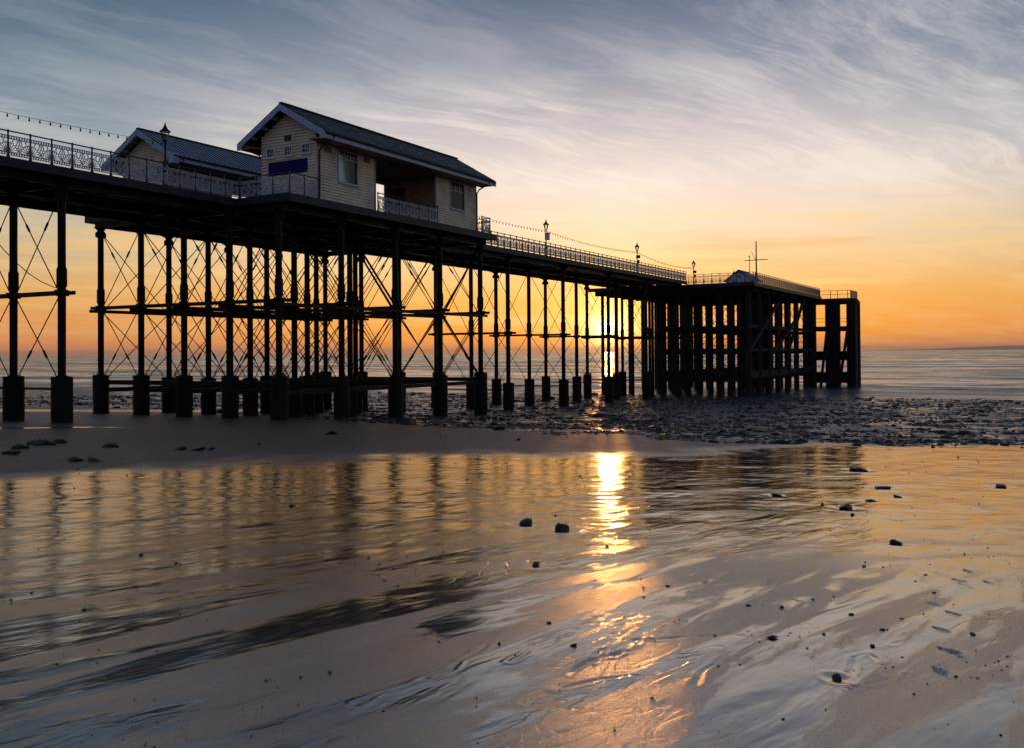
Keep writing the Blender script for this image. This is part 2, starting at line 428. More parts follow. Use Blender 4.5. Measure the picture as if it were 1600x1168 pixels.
def ground_height(X, Y):
    U = X * UD[0] + Y * UD[1]
    z = np.interp(U, KU, KZ)
    # soften the joints of the profile
    zz = (np.interp(U - 3, KU, KZ) + z * 2 + np.interp(U + 3, KU, KZ)) / 4
    z = zz
    wet, sh, pool = masks(X, Y)
    a = X * math.sin(RA) + Y * math.cos(RA); c = X * math.cos(RA) - Y * math.sin(RA)
    R = np.hypot(X, Y)
    near = 1 - sstep(R, 45, 80)
    mod = 0.35 + 0.65 * sstep(pn(X * 0.16 + 5, Y * 0.11, 21), -0.25, 0.35)
    calm = 0.5 + 0.5 * sstep(R, 7.5, 14)
    rip = 0.0125 * pn(a * 0.42, c * 1.15, 8) + 0.0065 * pn(a * 0.8 + pn(X, Y, 9) * 0.4, c * 2.4, 10) * mod + 0.0028 * pn(a * 1.7, c * 5.0, 12) * mod
    rip2 = 0.012 * pn(X * 0.30, Y * 0.95, 14) + 0.017 * np.abs(pn(X * 0.8, Y * 2.0, 15)) * mod + 0.010 * np.abs(pn(X * 1.5, Y * 3.6, 16)) * mod
    rid = 0.013 * np.abs(pn(a * 0.5 + 7, c * 1.5, 61)) + 0.010 * np.abs(pn(a * 0.95, c * 3.1, 62)) * mod
    rip = rip + rid
    z = z + near * calm * (rip + rip2 * sstep(R, 11, 17)) * (1 - pool) * (1 - 0.5 * sh)
    z = z + 0.03 * pn(X * 0.14, Y * 0.14, 17) * (1 - 0.6 * wet)
    z = z + sh * (0.07 * pn(X * 0.8, Y * 0.8, 18) + 0.05 * pn(X * 2.1, Y * 2.1, 19))
    # flowing scour lines near the camera
    sel = np.where((R < 26) & (Y > 2))[0]
    if len(sel):
        xs = X[sel]; ys = Y[sel]; dz = np.zeros(len(sel))
        wob = pn(xs * 2.2, ys * 2.2, 30) * 0.10
        for line in RILLS:
            best = np.full(len(sel), 9.0); tt = np.zeros(len(sel))
            L = len(line) - 1
            for i in range(L):
                ax, ay = line[i]; bx, by = line[i + 1]
                t = np.clip(((xs - ax) * (bx - ax) + (ys - ay) * (by - ay)) / ((bx - ax) ** 2 + (by - ay) ** 2), 0, 1)
                d = np.hypot(xs + wob - (ax + (bx - ax) * t), ys + wob * 0.6 - (ay + (by - ay) * t))
                m = d < best
                best = np.where(m, d, best); tt = np.where(m, (i + t) / L, tt)
            wdt = 0.010 + 0.014 * (1 - tt)
            q = best / wdt
            dz += (-0.0060 * np.exp(-q * q) + 0.0030 * np.exp(-(q - 1.9) ** 2 * 2.0)) * (1 - 0.6 * tt)
        for (sx_, sy_, sr_) in SCOUR:
            e = np.hypot((xs - sx_ + sr_ * 0.2) / (sr_ * 1.25), (ys - sy_ + sr_ * 0.45) / (sr_ * 1.6))
            dz += -0.16 * sr_ * np.exp(-e * e * 1.3) + 0.04 * sr_ * np.exp(-((e - 1.7) / 0.35) ** 2)
        for (fx, fy, fa) in FP:
            lx = (xs - fx) * math.cos(fa) + (ys - fy) * math.sin(fa); ly = -(xs - fx) * math.sin(fa) + (ys - fy) * math.cos(fa)
            e = np.hypot(lx / 0.115, ly / (0.036 + 0.010 * np.cos(lx * 20)))
            dz += -0.011 * (1 - sstep(e, 0.75, 1.05)) * (0.65 + 0.35 * np.sign(np.sin(lx * 150))) + 0.004 * np.exp(-((e - 1.15) / 0.12) ** 2)
        z[sel] = z[sel] + dz
    return z, wet, sh, pool
for i, (x, y) in enumerate(PRINTS):
    p = px_ground(x, y)
    FP.append((p.x, p.y, math.radians(95 + 14 * math.sin(i * 2.3))))

SCOUR = []
for x, y, r_ in ((1323, 793, .155), (878, 825, .12), (821, 816, .13), (1563, 760, .185), (1342, 734, .24), (1380, 761, .19), (1400, 847, .09), (1213, 774, .13), (837, 881, .062), (1360, 781, .10), (1403, 776, .10), (1308, 1058, .05)):
    p = px_ground(x, y); SCOUR.append((p.x, p.y, r_))
def build_ground():
    ang = np.concatenate([np.linspace(-180, -42, 70, endpoint=False), np.linspace(-42, 42, 820, endpoint=False), np.linspace(42, 180, 70)])
    rad = np.concatenate([[0.4, 1.2, 2.2, 3.0, 3.5], np.geomspace(3.8, 46, 740), np.geomspace(46.2, 150, 90), [180, 240, 400, 700]])
    A_, R_ = np.meshgrid(np.radians(ang), rad)
    X = (R_ * np.sin(A_)).ravel(); Y = (R_ * np.cos(A_)).ravel()
    z, wet, sh, pool = ground_height(X, Y)
    na, nr = len(ang), len(rad)
    me = bpy.data.meshes.new('beach')
    co = np.stack([X, Y, z], 1).astype(np.float32)
    i, j = np.meshgrid(np.arange(nr - 1), np.arange(na - 1), indexing='ij')
    a = (i * na + j).ravel(); q = np.stack([a, a + 1, a + na + 1, a + na], 1)[:, ::-1]
    me.vertices.add(len(co)); me.vertices.foreach_set('co', co.ravel())
    nq = len(q)
    me.loops.add(nq * 4); me.loops.foreach_set('vertex_index', q.ravel().astype(np.int32))
    me.polygons.add(nq)
    me.polygons.foreach_set('loop_start', np.arange(0, nq * 4, 4, dtype=np.int32))
    me.polygons.foreach_set('use_smooth', np.ones(nq, dtype=bool))
    me.update(calc_edges=True)
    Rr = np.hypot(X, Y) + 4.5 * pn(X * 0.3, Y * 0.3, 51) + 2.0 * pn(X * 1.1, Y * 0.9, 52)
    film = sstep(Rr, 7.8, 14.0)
    for nm, arr in (('wet', wet), ('shingle', sh), ('pool', pool), ('film', film)):
        at = me.attributes.new(nm, 'FLOAT', 'POINT')
        at.data.foreach_set('value', arr.astype(np.float32))
    return me

def sand_material():
    m = bpy.data.materials.new('beach_sand'); m.use_nodes = True
    q = NT(m.node_tree); q.n.clear()
    b = q.node('ShaderNodeBsdfPrincipled'); o = q.node('ShaderNodeOutputMaterial'); q.l.new(b.outputs[0], o.inputs[0])
    geo = q.node('ShaderNodeNewGeometry'); P = geo.outputs['Position']
    def attr(n):
        a = q.node('ShaderNodeAttribute', attribute_name=n); return a.outputs['Fac']
    wet, sh, pool = attr('wet'), attr('shingle'), attr('pool')
    rp = q.mapping(P, rot=(0, 0, RA))          # stretched along the ripple crests
    n_big = q.noise(q.mapping(rp, scale=(0.55, 0.16, 1)), 1.0, 4, 0.55)
    n_mid = q.noise(q.mapping(rp, scale=(2.6, 0.6, 1)), 1.0, 4, 0.6)
    n_grain = q.noise(P, 75.0, 3, 0.65)
    n_sh = q.noise(P, 1.1, 5, 0.62)
    n_sh2 = q.noise(q.mapping(P, scale=(0.25, 0.6, 1)), 1.0, 4, 0.6)
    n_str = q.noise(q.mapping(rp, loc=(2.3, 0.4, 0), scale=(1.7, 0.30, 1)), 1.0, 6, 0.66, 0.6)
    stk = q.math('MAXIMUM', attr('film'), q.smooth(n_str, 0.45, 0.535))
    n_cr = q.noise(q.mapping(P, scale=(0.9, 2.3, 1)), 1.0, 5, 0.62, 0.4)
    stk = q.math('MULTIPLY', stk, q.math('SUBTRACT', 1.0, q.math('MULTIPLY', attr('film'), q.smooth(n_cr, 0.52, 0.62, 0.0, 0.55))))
    film = q.math('MULTIPLY', wet, 0.97)
    far_ = attr('film')
    film = q.math('MAXIMUM', film, pool)
    shwet = q.math('MULTIPLY', sh, q.math('MULTIPLY', q.smooth(n_sh2, 0.45, 0.58), q.smooth(n_sh, 0.38, 0.52, 1.0, 0.25)))
    film = q.math('MAXIMUM', q.math('MULTIPLY', film, q.math('SUBTRACT', 1.0, sh)), shwet)
    dry = q.mix(q.smooth(n_mid, 0.35, 0.7), (0.058, 0.032, 0.025, 1), (0.092, 0.054, 0.041, 1))
    wets = q.mix(q.smooth(n_mid, 0.3, 0.7), (0.165, 0.103, 0.058, 1), (0.235, 0.155, 0.088, 1))
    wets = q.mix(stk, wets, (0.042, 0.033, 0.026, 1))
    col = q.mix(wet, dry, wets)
    shc = q.mix(q.smooth(n_sh, 0.35, 0.65), (0.020, 0.019, 0.020, 1), (0.055, 0.050, 0.050, 1))
    col = q.mix(sh, col, shc)
    speck = q.noise(P, 30.0, 2, 0.5)
    col = q.mix(q.smooth(speck, 0.66, 0.70, 0.0, 0.75), col, (0.03, 0.026, 0.024, 1))
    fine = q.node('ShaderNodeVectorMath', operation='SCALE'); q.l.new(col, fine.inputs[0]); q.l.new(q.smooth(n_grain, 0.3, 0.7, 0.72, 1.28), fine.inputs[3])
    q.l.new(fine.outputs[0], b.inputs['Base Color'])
    r_m = q.smooth(n_mid, 0.30, 0.70, 0.02, 0.065)
    r_n = q.smooth(n_big, 0.30, 0.65, 0.27, 0.17)
    rmx = q.node('ShaderNodeMix', data_type='FLOAT')
    q.l.new(stk, rmx.inputs[0]); q.l.new(r_n, rmx.inputs[2]); q.l.new(r_m, rmx.inputs[3])
    r_f = rmx.outputs[0]
    rough = q.node('ShaderNodeMix', data_type='FLOAT')
    q.l.new(film, rough.inputs[0]); rough.inputs[2].default_value = 0.52; q.l.new(r_f, rough.inputs[3])
    q.l.new(rough.outputs[0], b.inputs['Roughness'])
    b.inputs['IOR'].default_value = 2.3
    spec = q.node('ShaderNodeMix', data_type='FLOAT')
    q.l.new(film, spec.inputs[0]); spec.inputs[2].default_value = 0.15; spec.inputs[3].default_value = 1.0
    q.l.new(spec.outputs[0], b.inputs['Specular IOR Level'])
    # fine relief: small ripples, then grain where the film is thin
    b0 = q.node('ShaderNodeBump'); q.l.new(q.math('MULTIPLY_ADD', stk, 0.6, 0.4), b0.inputs['Strength']); b0.inputs['Distance'].default_value = 0.014
    q.l.new(q.noise(q.mapping(rp, scale=(2.6, 0.75, 1)), 1.0, 3, 0.5, 0.4), b0.inputs['Height'])
    b1 = q.node('ShaderNodeBump'); q.l.new(q.math('MULTIPLY_ADD', far_, 0.7, 0.3), b1.inputs['Strength']); b1.inputs['Distance'].default_value = 0.0036
    q.l.new(q.noise(q.mapping(rp, scale=(8.5, 2.6, 1)), 1.0, 3, 0.5), b1.inputs['Height']); q.l.new(b0.outputs[0], b1.inputs['Normal'])
    b1b = q.node('ShaderNodeBump'); q.l.new(q.math('MULTIPLY_ADD', far_, 0.65, 0.35), b1b.inputs['Strength']); b1b.inputs['Distance'].default_value = 0.0022
    q.l.new(q.noise(q.mapping(rp, scale=(22, 7.5, 1)), 1.0, 3, 0.6), b1b.inputs['Height']); q.l.new(b1.outputs[0], b1b.inputs['Normal'])
    b2 = q.node('ShaderNodeBump'); b2.inputs['Distance'].default_value = 0.006
    q.l.new(q.math('MULTIPLY', q.math('SUBTRACT', 1.1, q.math('MULTIPLY', film, stk)), 0.50), b2.inputs['Strength'])
    q.l.new(n_grain, b2.inputs['Height']); q.l.new(b1b.outputs[0], b2.inputs['Normal'])
    # wind and wave ripples on the drier bank
    bd = q.node('ShaderNodeBump'); bd.inputs['Distance'].default_value = 0.035
    q.l.new(q.math('MULTIPLY', q.math('SUBTRACT', 1.0, wet), q.math('SUBTRACT', 1.0, sh)), bd.inputs['Strength'])
    q.l.new(q.noise(q.mapping(rp, scale=(4.2, 1.1, 1)), 1.0, 4, 0.6, 0.5), bd.inputs['Height']); q.l.new(b2.outputs[0], bd.inputs['Normal'])
    # thin drainage grooves
    def groove(sc, loc, wid, dist, a0, a1, mloc):
        n_ = q.noise(q.mapping(rp, loc=loc, scale=sc), 1.0, 2, 0.45, 1.3)
        ln = q.smooth(q.math('ABSOLUTE', q.math('SUBTRACT', n_, 0.5)), 0.0, wid)
        mk = q.smooth(q.noise(q.mapping(rp, loc=mloc, scale=(0.55, 0.28, 1)), 1.0, 3, 0.5), a0, a1)
        return q.math('MULTIPLY', q.math('SUBTRACT', ln, 1.0), mk)
    gr = q.math('ADD', groove((1.5, 0.40, 1), (1, 4, 0), 0.012, 0, 0.56, 0.64, (3, 8, 0)), q.math('MULTIPLY', groove((4.2, 1.1, 1), (6, 1, 0), 0.028, 0, 0.60, 0.66, (9, 2, 0)), 0.4))
    b2b = q.node('ShaderNodeBump'); b2b.inputs['Distance'].default_value = 0.0045
    q.l.new(q.math('MULTIPLY', wet, q.math('SUBTRACT', 1.0, q.math('MULTIPLY', far_, 0.5))), b2b.inputs['Strength'])
    q.l.new(gr, b2b.inputs['Height']); q.l.new(bd.outputs[0], b2b.inputs['Normal'])
    b3 = q.node('ShaderNodeBump'); b3.inputs['Distance'].default_value = 0.12
    q.l.new(q.math('MULTIPLY', q.math('MULTIPLY', sh, q.math('SUBTRACT', 1.0, shwet)), 0.9), b3.inputs['Strength'])
    q.l.new(q.noise(P, 3.5, 4, 0.6), b3.inputs['Height']); q.l.new(b2b.outputs[0], b3.inputs['Normal'])
    q.l.new(b3.outputs[0], b.inputs['Normal'])
    return m
M_SAND = sand_material()
g = obj('beach', build_ground(), Matrix(), None, M_SAND)
tag(g, kind='structure')

def gh(x, y):
    z, _, _, _ = ground_height(np.array([x], float), np.array([y], float))
    return float(z[0])
def gh_pier(u, w):
    p = pf(u, w)
    return gh(p.x, p.y)

# ------------------------------------------------------------------ sea
def sea_material():
    m = bpy.data.materials.new('sea_water'); m.use_nodes = True
    q = NT(m.node_tree); q.n.clear()
    b = q.node('ShaderNodeBsdfPrincipled'); o = q.node('ShaderNodeOutputMaterial'); q.l.new(b.outputs[0], o.inputs[0])
    geo = q.node('ShaderNodeNewGeometry'); P = geo.outputs['Position']
    b.inputs['Base Color'].default_value = (0.055, 0.065, 0.078, 1)
    b.inputs['IOR'].default_value = 1.333
    b.inputs['Specular IOR Level'].default_value = 0.5
    rot = q.mapping(P, rot=(0, 0, AZ))
    gust = q.noise(q.mapping(rot, scale=(0.010, 0.055, 1)), 1.0, 7, 0.62)
    q.l.new(q.smooth(gust, 0.36, 0.62, 0.12, 0.40), b.inputs['Roughness'])
    h = q.math('ADD', q.math('MULTIPLY', q.noise(q.mapping(rot, scale=(0.05, 0.16, 1)), 1.0, 3, 0.5), 1.0),
               q.math('MULTIPLY', q.noise(q.mapping(rot, scale=(0.35, 0.8, 1)), 1.0, 4, 0.6), 0.22))
    bn = q.node('ShaderNodeBump'); bn.inputs['Strength'].default_value = 1.0; bn.inputs['Distance'].default_value = 0.8
    q.l.new(h, bn.inputs['Height']); q.l.new(bn.outputs[0], b.inputs['Normal'])
    return m
def build_sea():
    ang = np.concatenate([np.linspace(-180, -42, 40, endpoint=False), np.linspace(-42, 42, 560, endpoint=False), np.linspace(42, 180, 40)])
    rad = np.concatenate([np.geomspace(78, 1600, 300), [1900, 2400, 3500, 6000, 12000, 30000, 90000]])
    A_, R_ = np.meshgrid(np.radians(ang), rad)
    X = (R_ * np.sin(A_)).ravel(); Y = (R_ * np.cos(A_)).ravel(); R = R_.ravel()
    U = X * UD[0] + Y * UD[1]; Wc = X * WD[0] + Y * WD[1]
    fade = (1 - sstep(R, 900, 1600)) * (0.3 + 0.7 * sstep(U, 112, 135))
    h = 0.30 * pn(U * 0.16, Wc * 0.035, 71) + 0.20 * pn(U * 0.36, Wc * 0.10, 72) + 0.09 * pn(U * 0.8, Wc * 0.3, 73) * (1 - sstep(R, 250, 500))
    # low rollers running in along the water's edge
    for uc, hh in ((113.5, 0.16), (120.0, 0.22), (130.0, 0.20)):
        d = U - uc - 2.2 * pn(Wc * 0.03, U * 0 + uc, 74) - 0.7 * pn(Wc * 0.15, U * 0 + uc, 75)
        h += hh * np.exp(-(d / np.where(d > 0, 1.6, 0.5)) ** 2) * sstep(pn(Wc * 0.025 + uc, U * 0, 76), -0.25, 0.2)
    z = SEA_Z + h * fade
    na, nr = len(ang), len(rad)
    me = bpy.data.meshes.new('sea')
    i, j = np.meshgrid(np.arange(nr - 1), np.arange(na - 1), indexing='ij')
    a = (i * na + j).ravel(); q = np.stack([a, a + 1, a + na + 1, a + na], 1)[:, ::-1]; nq = len(q)
    me.vertices.add(len(X)); me.vertices.foreach_set('co', np.stack([X, Y, z], 1).astype(np.float32).ravel())
    me.loops.add(nq * 4); me.loops.foreach_set('vertex_index', q.ravel().astype(np.int32))
    me.polygons.add(nq); me.polygons.foreach_set('loop_start', np.arange(0, nq * 4, 4, dtype=np.int32))
    me.polygons.foreach_set('use_smooth', np.ones(nq, dtype=bool))
    me.update(calc_edges=True)
    me.materials.append(sea_material())
    return me
sea = obj('sea', build_sea(), Matrix())
tag(sea, kind='structure')

# ------------------------------------------------------------------ pier substructure
DECK = 8.30
pier_base = pf(70, 42, -4.6)
PIERM = T(*pier_base) @ R4
pier = empty('pier', PIERM, 'long dark iron and timber pier on tall braced columns running out to sea', 'pier')
def L(u, w, z): return T(*pf(u, w, z)) @ R4           # pier-frame placement, axes along u and w
def pbox(mb_, u0, u1, w0, w1, z0, z1): mb_.box(u0, u1, w0, w1, z0, z1)
def ppart(name, mbx, mat, parent=None, smooth=False):
    return obj(name, mbx.mesh(name, mat, smooth), R4.copy(), parent or pier)

mb = MB()
mb.box(-12, 109.0, 38.0, 46.0, DECK - 0.12, DECK)
mb.box(37.3, 57.8, 34.3, 38.0, DECK - 0.12, DECK)
mb.box(37.3, 57.8, 46.0, 50.2, DECK - 0.12, DECK)
HD = 7.92                                             # deck of the pier head
mb.box(109.0, 145.0, 30.0, 50.6, HD - 0.12, HD)
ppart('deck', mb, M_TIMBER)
# edge boards
def fascia(u0, w0, u1, w1, zt, h, th=0.12):
    m_ = MB(); m_.bar((u0, w0, zt - h / 2), (u1, w1, zt - h / 2), th, h)
    return ppart('fascia_board', m_, M_FASCIA)
fascia(-12, 37.94, 37.24, 37.94, DECK + .03, .40)
fascia(57.86, 37.94, 109, 37.94, DECK + .03, .40)
fascia(37.24, 37.88, 37.24, 34.2, DECK + .03, .40)
fascia(37.3, 34.24, 58.3, 34.24, DECK + .03, .42)
fascia(57.86, 34.3, 57.86, 37.88, DECK + .03, .40)
fascia(-12, 46.06, 37.24, 46.06, DECK + .03, .40)
fascia(57.86, 46.06, 109, 46.06, DECK + .03, .40)
fascia(37.24, 46.12, 37.24, 50.3, DECK + .03, .40)
fascia(37.3, 50.26, 57.8, 50.26, DECK + .03, .40)
fascia(108.94, 37.88, 108.94, 29.9, HD + .03, .45)
fascia(109, 29.94, 145, 29.94, HD + .03, .45)
fascia(108.94, 46.12, 108.94, 50.7, HD + .03, .45)

ROWS = [38.5, 42.0, 45.5]
PROWS = [35.0, 38.5, 42.0, 45.5, 49.0]
BENTS = [(7.3, ROWS), (17.3, ROWS), (27.3, ROWS)] + [(u, PROWS) for u in (37.3, 42.3, 47.35, 52.25, 57.3)] + [(u, ROWS) for u in (67.3, 77.3, 87.3, 97.3, 107.3)]
GB = 7.55                                             # underside of the main girders
def girder(u0, w0, u1, w1, zt, zb, fl=0.26):
    m_ = MB()
    m_.bar((u0, w0, (zt + zb) / 2), (u1, w1, (zt + zb) / 2), 0.05, zt - zb - 0.06)
    m_.bar((u0, w0, zb + 0.03), (u1, w1, zb + 0.03), fl, 0.05)
    m_.bar((u0, w0, zt - 0.03), (u1, w1, zt - 0.03), fl, 0.05)
    return ppart('girder', m_, M_IRON)
for w in (38.5, 40.25, 42.0, 43.75, 45.5):
    girder(-12, w, 108.8, w, DECK - 0.13, GB + (0.0 if w in ROWS else 0.22))
for w in (35.0, 36.7, 47.3, 49.0):
    girder(37.4, w, 57.7, w, DECK - 0.13, GB + (0.0 if w in (35.0, 49.0) else 0.22))
jm = MB(); jm.box(-0.05, 0.05, 38.1, 45.9, DECK - 0.33, DECK - 0.125)
jm = jm.mesh('joist', M_TIMBER)
u = 12.0
while u < 108:
    obj('joist', jm, T(*pf(u, 0)) @ R4, pier); u += 1.25
jm2 = MB(); jm2.box(-0.05, 0.05, 34.4, 37.95, DECK - 0.33, DECK - 0.125); jm2 = jm2.mesh('platform_joist', M_TIMBER)
jm3 = MB(); jm3.box(-0.05, 0.05, 46.05, 50.15, DECK - 0.33, DECK - 0.125); jm3 = jm3.mesh('platform_joist', M_TIMBER)
u = 38.0
while u < 57.5:
    obj('platform_joist', jm2, T(*pf(u, 0)) @ R4, pier); obj('platform_joist', jm3, T(*pf(u, 0)) @ R4, pier); u += 1.25

MIDZ = 2.82
MIDZ_SEA = 1.62
def ctop_of(u, w):
    if u < 30: return -0.87
    if u < 40: return -1.08
    if u < 60: return -1.35
    return -2.35
col_cache = {}
def column_mesh(zb, zt, MIDZ):
    k = (round(zb, 2), round(zt, 2), MIDZ)
    if k not in col_cache:
        m_ = MB(); r = 0.175
        m_.lathe([(0.27, zb), (0.27, zb + 0.06), (r, zb + 0.09), (r, MIDZ + 0.25), (0.225, MIDZ + 0.30), (0.225, MIDZ + 1.05), (0.19, MIDZ + 1.12),
                  (r, MIDZ + 1.2), (r * 0.97, zt - 0.34), (0.25, zt - 0.30), (0.25, zt - 0.24), (r, zt - 0.2), (0.30, zt - 0.04), (0.30, zt)], 12)
        col_cache[k] = m_.mesh('column', M_IRON, False)
    return col_cache[k]
cais_cache = {}
def caisson_mesh(zb, zt, r=0.46):
    k = (round(zb, 1), round(zt, 2), r)
    if k not in cais_cache:
        m_ = MB(); q = random.Random(str(k))
        prof = [(r * 1.04, zb)] + [(r * (1 + 0.03 * q.uniform(-1, 1)), zb + (zt - 0.12 - zb) * i / 7) for i in range(1, 7)] + [(r, zt - 0.12), (r * 1.03, zt - 0.10), (r * 1.02, zt - 0.02), (r * 0.92, zt)]
        m_.lathe(prof, 18)
        m_.v = [(x * (1 + q.uniform(-.035, .035)), y * (1 + q.uniform(-.035, .035)), z + (q.uniform(-.03, .03) if z > zb + .1 else 0)) for x, y, z in m_.v]
        cais_cache[k] = m_.mesh('caisson', M_CAISSON, False)
    return cais_cache[k]
lugm = MB()
for s in (-1, 1):
    lugm.box(s * 0.16 if s > 0 else -0.34, 0.34 if s > 0 else -0.16, -0.05, 0.05, -0.13, 0.13)
    lugm.box(-0.05, 0.05, s * 0.16 if s > 0 else -0.34, 0.34 if s > 0 else -0.16, -0.13, 0.13)
lugm.lathe([(0.23, -0.12), (0.23, 0.12)], 12)
lugm = lugm.mesh('clamp_bracket', M_IRON)
rodm = MB(); rodm.lathe([(0.026, 0), (0.026, 1)], 6); rodm = rodm.mesh('tie_rod', M_IRON)
tbm = MB(); tbm.lathe([(0.03, -0.24), (0.055, -0.17), (0.055, 0.17), (0.03, 0.24)], 6); tbm = tbm.mesh('turnbuckle', M_IRON)
def rod(a, b, tb=None, r=1.0, name='tie_rod'):
    A_ = pf(*a); B_ = pf(*b); d = B_ - A_
    q = d.to_track_quat('Z', 'Y').to_matrix().to_4x4()
    o = obj(name, rodm, T(*A_) @ q @ SC(r, r, d.length), pier)
    if tb is not None:
        p = A_ + d * tb
        obj('turnbuckle', tbm, T(*p) @ q, o)
    return o
def beam(a, b, wx, wy, name='cross_beam', mat=None):
    m_ = MB(); m_.bar(a, b, wx, wy)
    return ppart(name, m_, mat or M_IRON)

for bi, (u, rows) in enumerate(BENTS):
    MZ = MIDZ if u < 60 else MIDZ_SEA
    for w in rows:
        zt = GB + 0.01; ct = ctop_of(u, w)
        cbase = gh_pier(u, w) - 0.35
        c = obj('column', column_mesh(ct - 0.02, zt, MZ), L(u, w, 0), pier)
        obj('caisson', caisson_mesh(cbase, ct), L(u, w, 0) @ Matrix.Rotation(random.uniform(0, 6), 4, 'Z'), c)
        obj('clamp_bracket', lugm, L(u, w, MZ), c)
        obj('clamp_bracket', lugm, L(u, w, GB - 0.42), c)
    # transverse girder over the columns
    girder(u, rows[0] - 0.5, u, rows[-1] + 0.5, GB + 0.36, GB, 0.22)
    # mid beams, one on each side of the columns
    for s in (-0.21, 0.21):
        beam((u + s, rows[0] - 0.62, MZ), (u + s, rows[-1] + 0.62, MZ), 0.07, 0.17)
    ct = ctop_of(u, rows[0])
    low = ct - (0.55 if u > 60 or u < 30 else 0.4)
    beam((u, rows[0] + 0.3, low), (u, rows[-1] - 0.3, low), 0.14 if (u > 60 or u < 30) else 0.24, 0.10 if (u > 60 or u < 30) else 0.26, 'lower_beam')
    for a_, b_ in zip(rows[:-1], rows[1:]):
        t1 = 0.30 if u < 60 else None
        rod((u + .03, a_ + .2, GB - .42), (u + .03, b_ - .2, MZ + .1), t1); rod((u - .03, b_ - .2, GB - .42), (u - .03, a_ + .2, MZ + .1), t1)
        rod((u + .03, a_ + .2, MZ - .1), (u + .03, b_ - .3, ct - .05), 0.72 if t1 else None); rod((u - .03, b_ - .2, MZ - .1), (u - .03, a_ + .3, ct - .05), 0.72 if t1 else None)
PU = [37.3, 42.3, 47.35, 52.25, 57.3]
for w in PROWS:
    for s in (-0.21, 0.21):
        beam((PU[0] - .6, w + s, MIDZ - 0.2), (PU[-1] + .6, w + s, MIDZ - 0.2), 0.07, 0.17)
    beam((PU[0] + .3, w, -1.95), (PU[-1] - .3, w, -1.95), 0.24, 0.24, 'lower_beam')
    for a_, b_ in zip(PU[:-1], PU[1:]):
        if w in (35.0, 38.5, 45.5, 49.0):
            rod((a_ + .2, w + .03, GB - .42), (b_ - .2, w + .03, MIDZ - .1)); rod((b_ - .2, w - .03, GB - .42), (a_ + .2, w - .03, MIDZ - .1))
            rod((a_ + .2, w + .03, MIDZ - .3), (b_ - .3, w + .03, -1.35)); rod((b_ - .2, w - .03, MIDZ - .3), (a_ + .3, w - .03, -1.35))
# heavier raking struts below the shelter
rod((47.6, 38.2, GB - .5), (47.6, 35.2, MIDZ + .15), None, 2.6, 'raking_strut')
rod((57.2, 38.2, MIDZ - .2), (57.2, 35.1, GB - .3), None, 2.6, 'raking_strut')
rod((57.3, 35.3, -1.3), (57.3, 38.2, MIDZ), None, 2.4, 'raking_strut')
# loose cable slung from the deck by the first bent
cm = MB(); cm.tube([pf(22.0 + 0.62 * i, 38.2 + 0.05 * i, 7.3 - 4.3 * math.sin(min(1, i / 9) * math.pi / 2)) for i in range(10)], 0.02, 5)
obj('cable', cm.mesh('cable', M_IRON), Matrix(), pier)

# ------------------------------------------------------------------ pier head
def ccol(u, w, sz, zt, zb=None, mat=None, name='head_column'):
    m_ = MB(); zb = (gh_pier(u, w) - 0.8) if zb is None else zb
    h = sz / 2; c = h * 0.82
    m_.lathe([(h * 1.3, zb), (h * 1.24, zt - 0.3), (h * 1.4, zt - 0.1), (h * 1.4, zt)], 8, rot=math.pi / 8)
    return obj(name, m_.mesh(name, mat or M_CONC), L(u, w, 0), pier)
HU = [110.2, 114.6, 119.0, 123.6, 128.6, 133.8, 139.2, 144.2]
HW = [31.0, 34.6, 38.2, 41.8, 45.4, 49.6]
for u in HU:
    for k, w in enumerate(HW):
        iron = k >= 4 or (k == 2 and u < 130)
        ccol(u + (0.5 if k % 2 else 0), w, 0.34 if iron else (0.56 if k == 0 else 0.52), HD - 0.5, None, M_IRON if iron else M_CONC)
for u in (112.4, 116.8, 121.2, 126.2, 131.4):
    for w in (32.8, 34.0, 36.4, 39.2, 40.6, 43.6):
        ccol(u, w, 0.28, HD - 0.5, None, M_IRON, 'head_pile')
for u, w in ((110.2, 47.5), (112.4, 46.3), (114.6, 47.5), (112.4, 49.6), (119.0, 47.5), (116.8, 48.4)):
    ccol(u, w, 0.26, HD - 0.5, None, M_IRON, 'head_pile')
for w in HW:
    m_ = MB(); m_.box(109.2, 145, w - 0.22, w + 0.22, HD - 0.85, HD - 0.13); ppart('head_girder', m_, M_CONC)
    for z, t in ((2.95, 0.42), (0.15, 0.40), (-2.7, 0.7)):
        if w > 44: continue
        m_ = MB(); m_.box(109.8, 144.6, w - 0.16, w + 0.16, z - t / 2, z + t / 2); ppart('head_beam', m_, M_CONC)
for u in HU:
    for z, t in ((2.55, 0.36), (-0.2, 0.34), (-3.2, 0.5)):
        m_ = MB(); m_.box(u - 0.15, u + 0.15, 30.8, 42.0, z - t / 2, z + t / 2); ppart('head_beam', m_, M_CONC)
    m_ = MB(); m_.box(u - 0.2, u + 0.2, 30.3, 50.3, HD - 0.9, HD - 0.14); ppart('head_girder', m_, M_CONC)
for (u0, z0, u1, z1) in ((110.2, 0.3, 123.6, 6.4), (119.0, -0.6, 133.8, 4.6), (128.6, 0.2, 137.0, 6.9)):
    beam((u0, 30.75, z0), (u1, 30.75, z1), 0.3, 0.42, 'diagonal_brace', M_CONC)
hr = MB()
def hrod(a_, b_): hr.tube([a_, b_], 0.026, 5)
for i in range(len(HU) - 1):
    for w in (31.0, 38.2, 45.4):
        for (za, zb) in ((7.0, 3.2), (2.7, 0.4), (-0.1, -2.3)):
            hrod((HU[i], w, za), (HU[i + 1], w, zb)); hrod((HU[i + 1], w, za), (HU[i], w, zb))
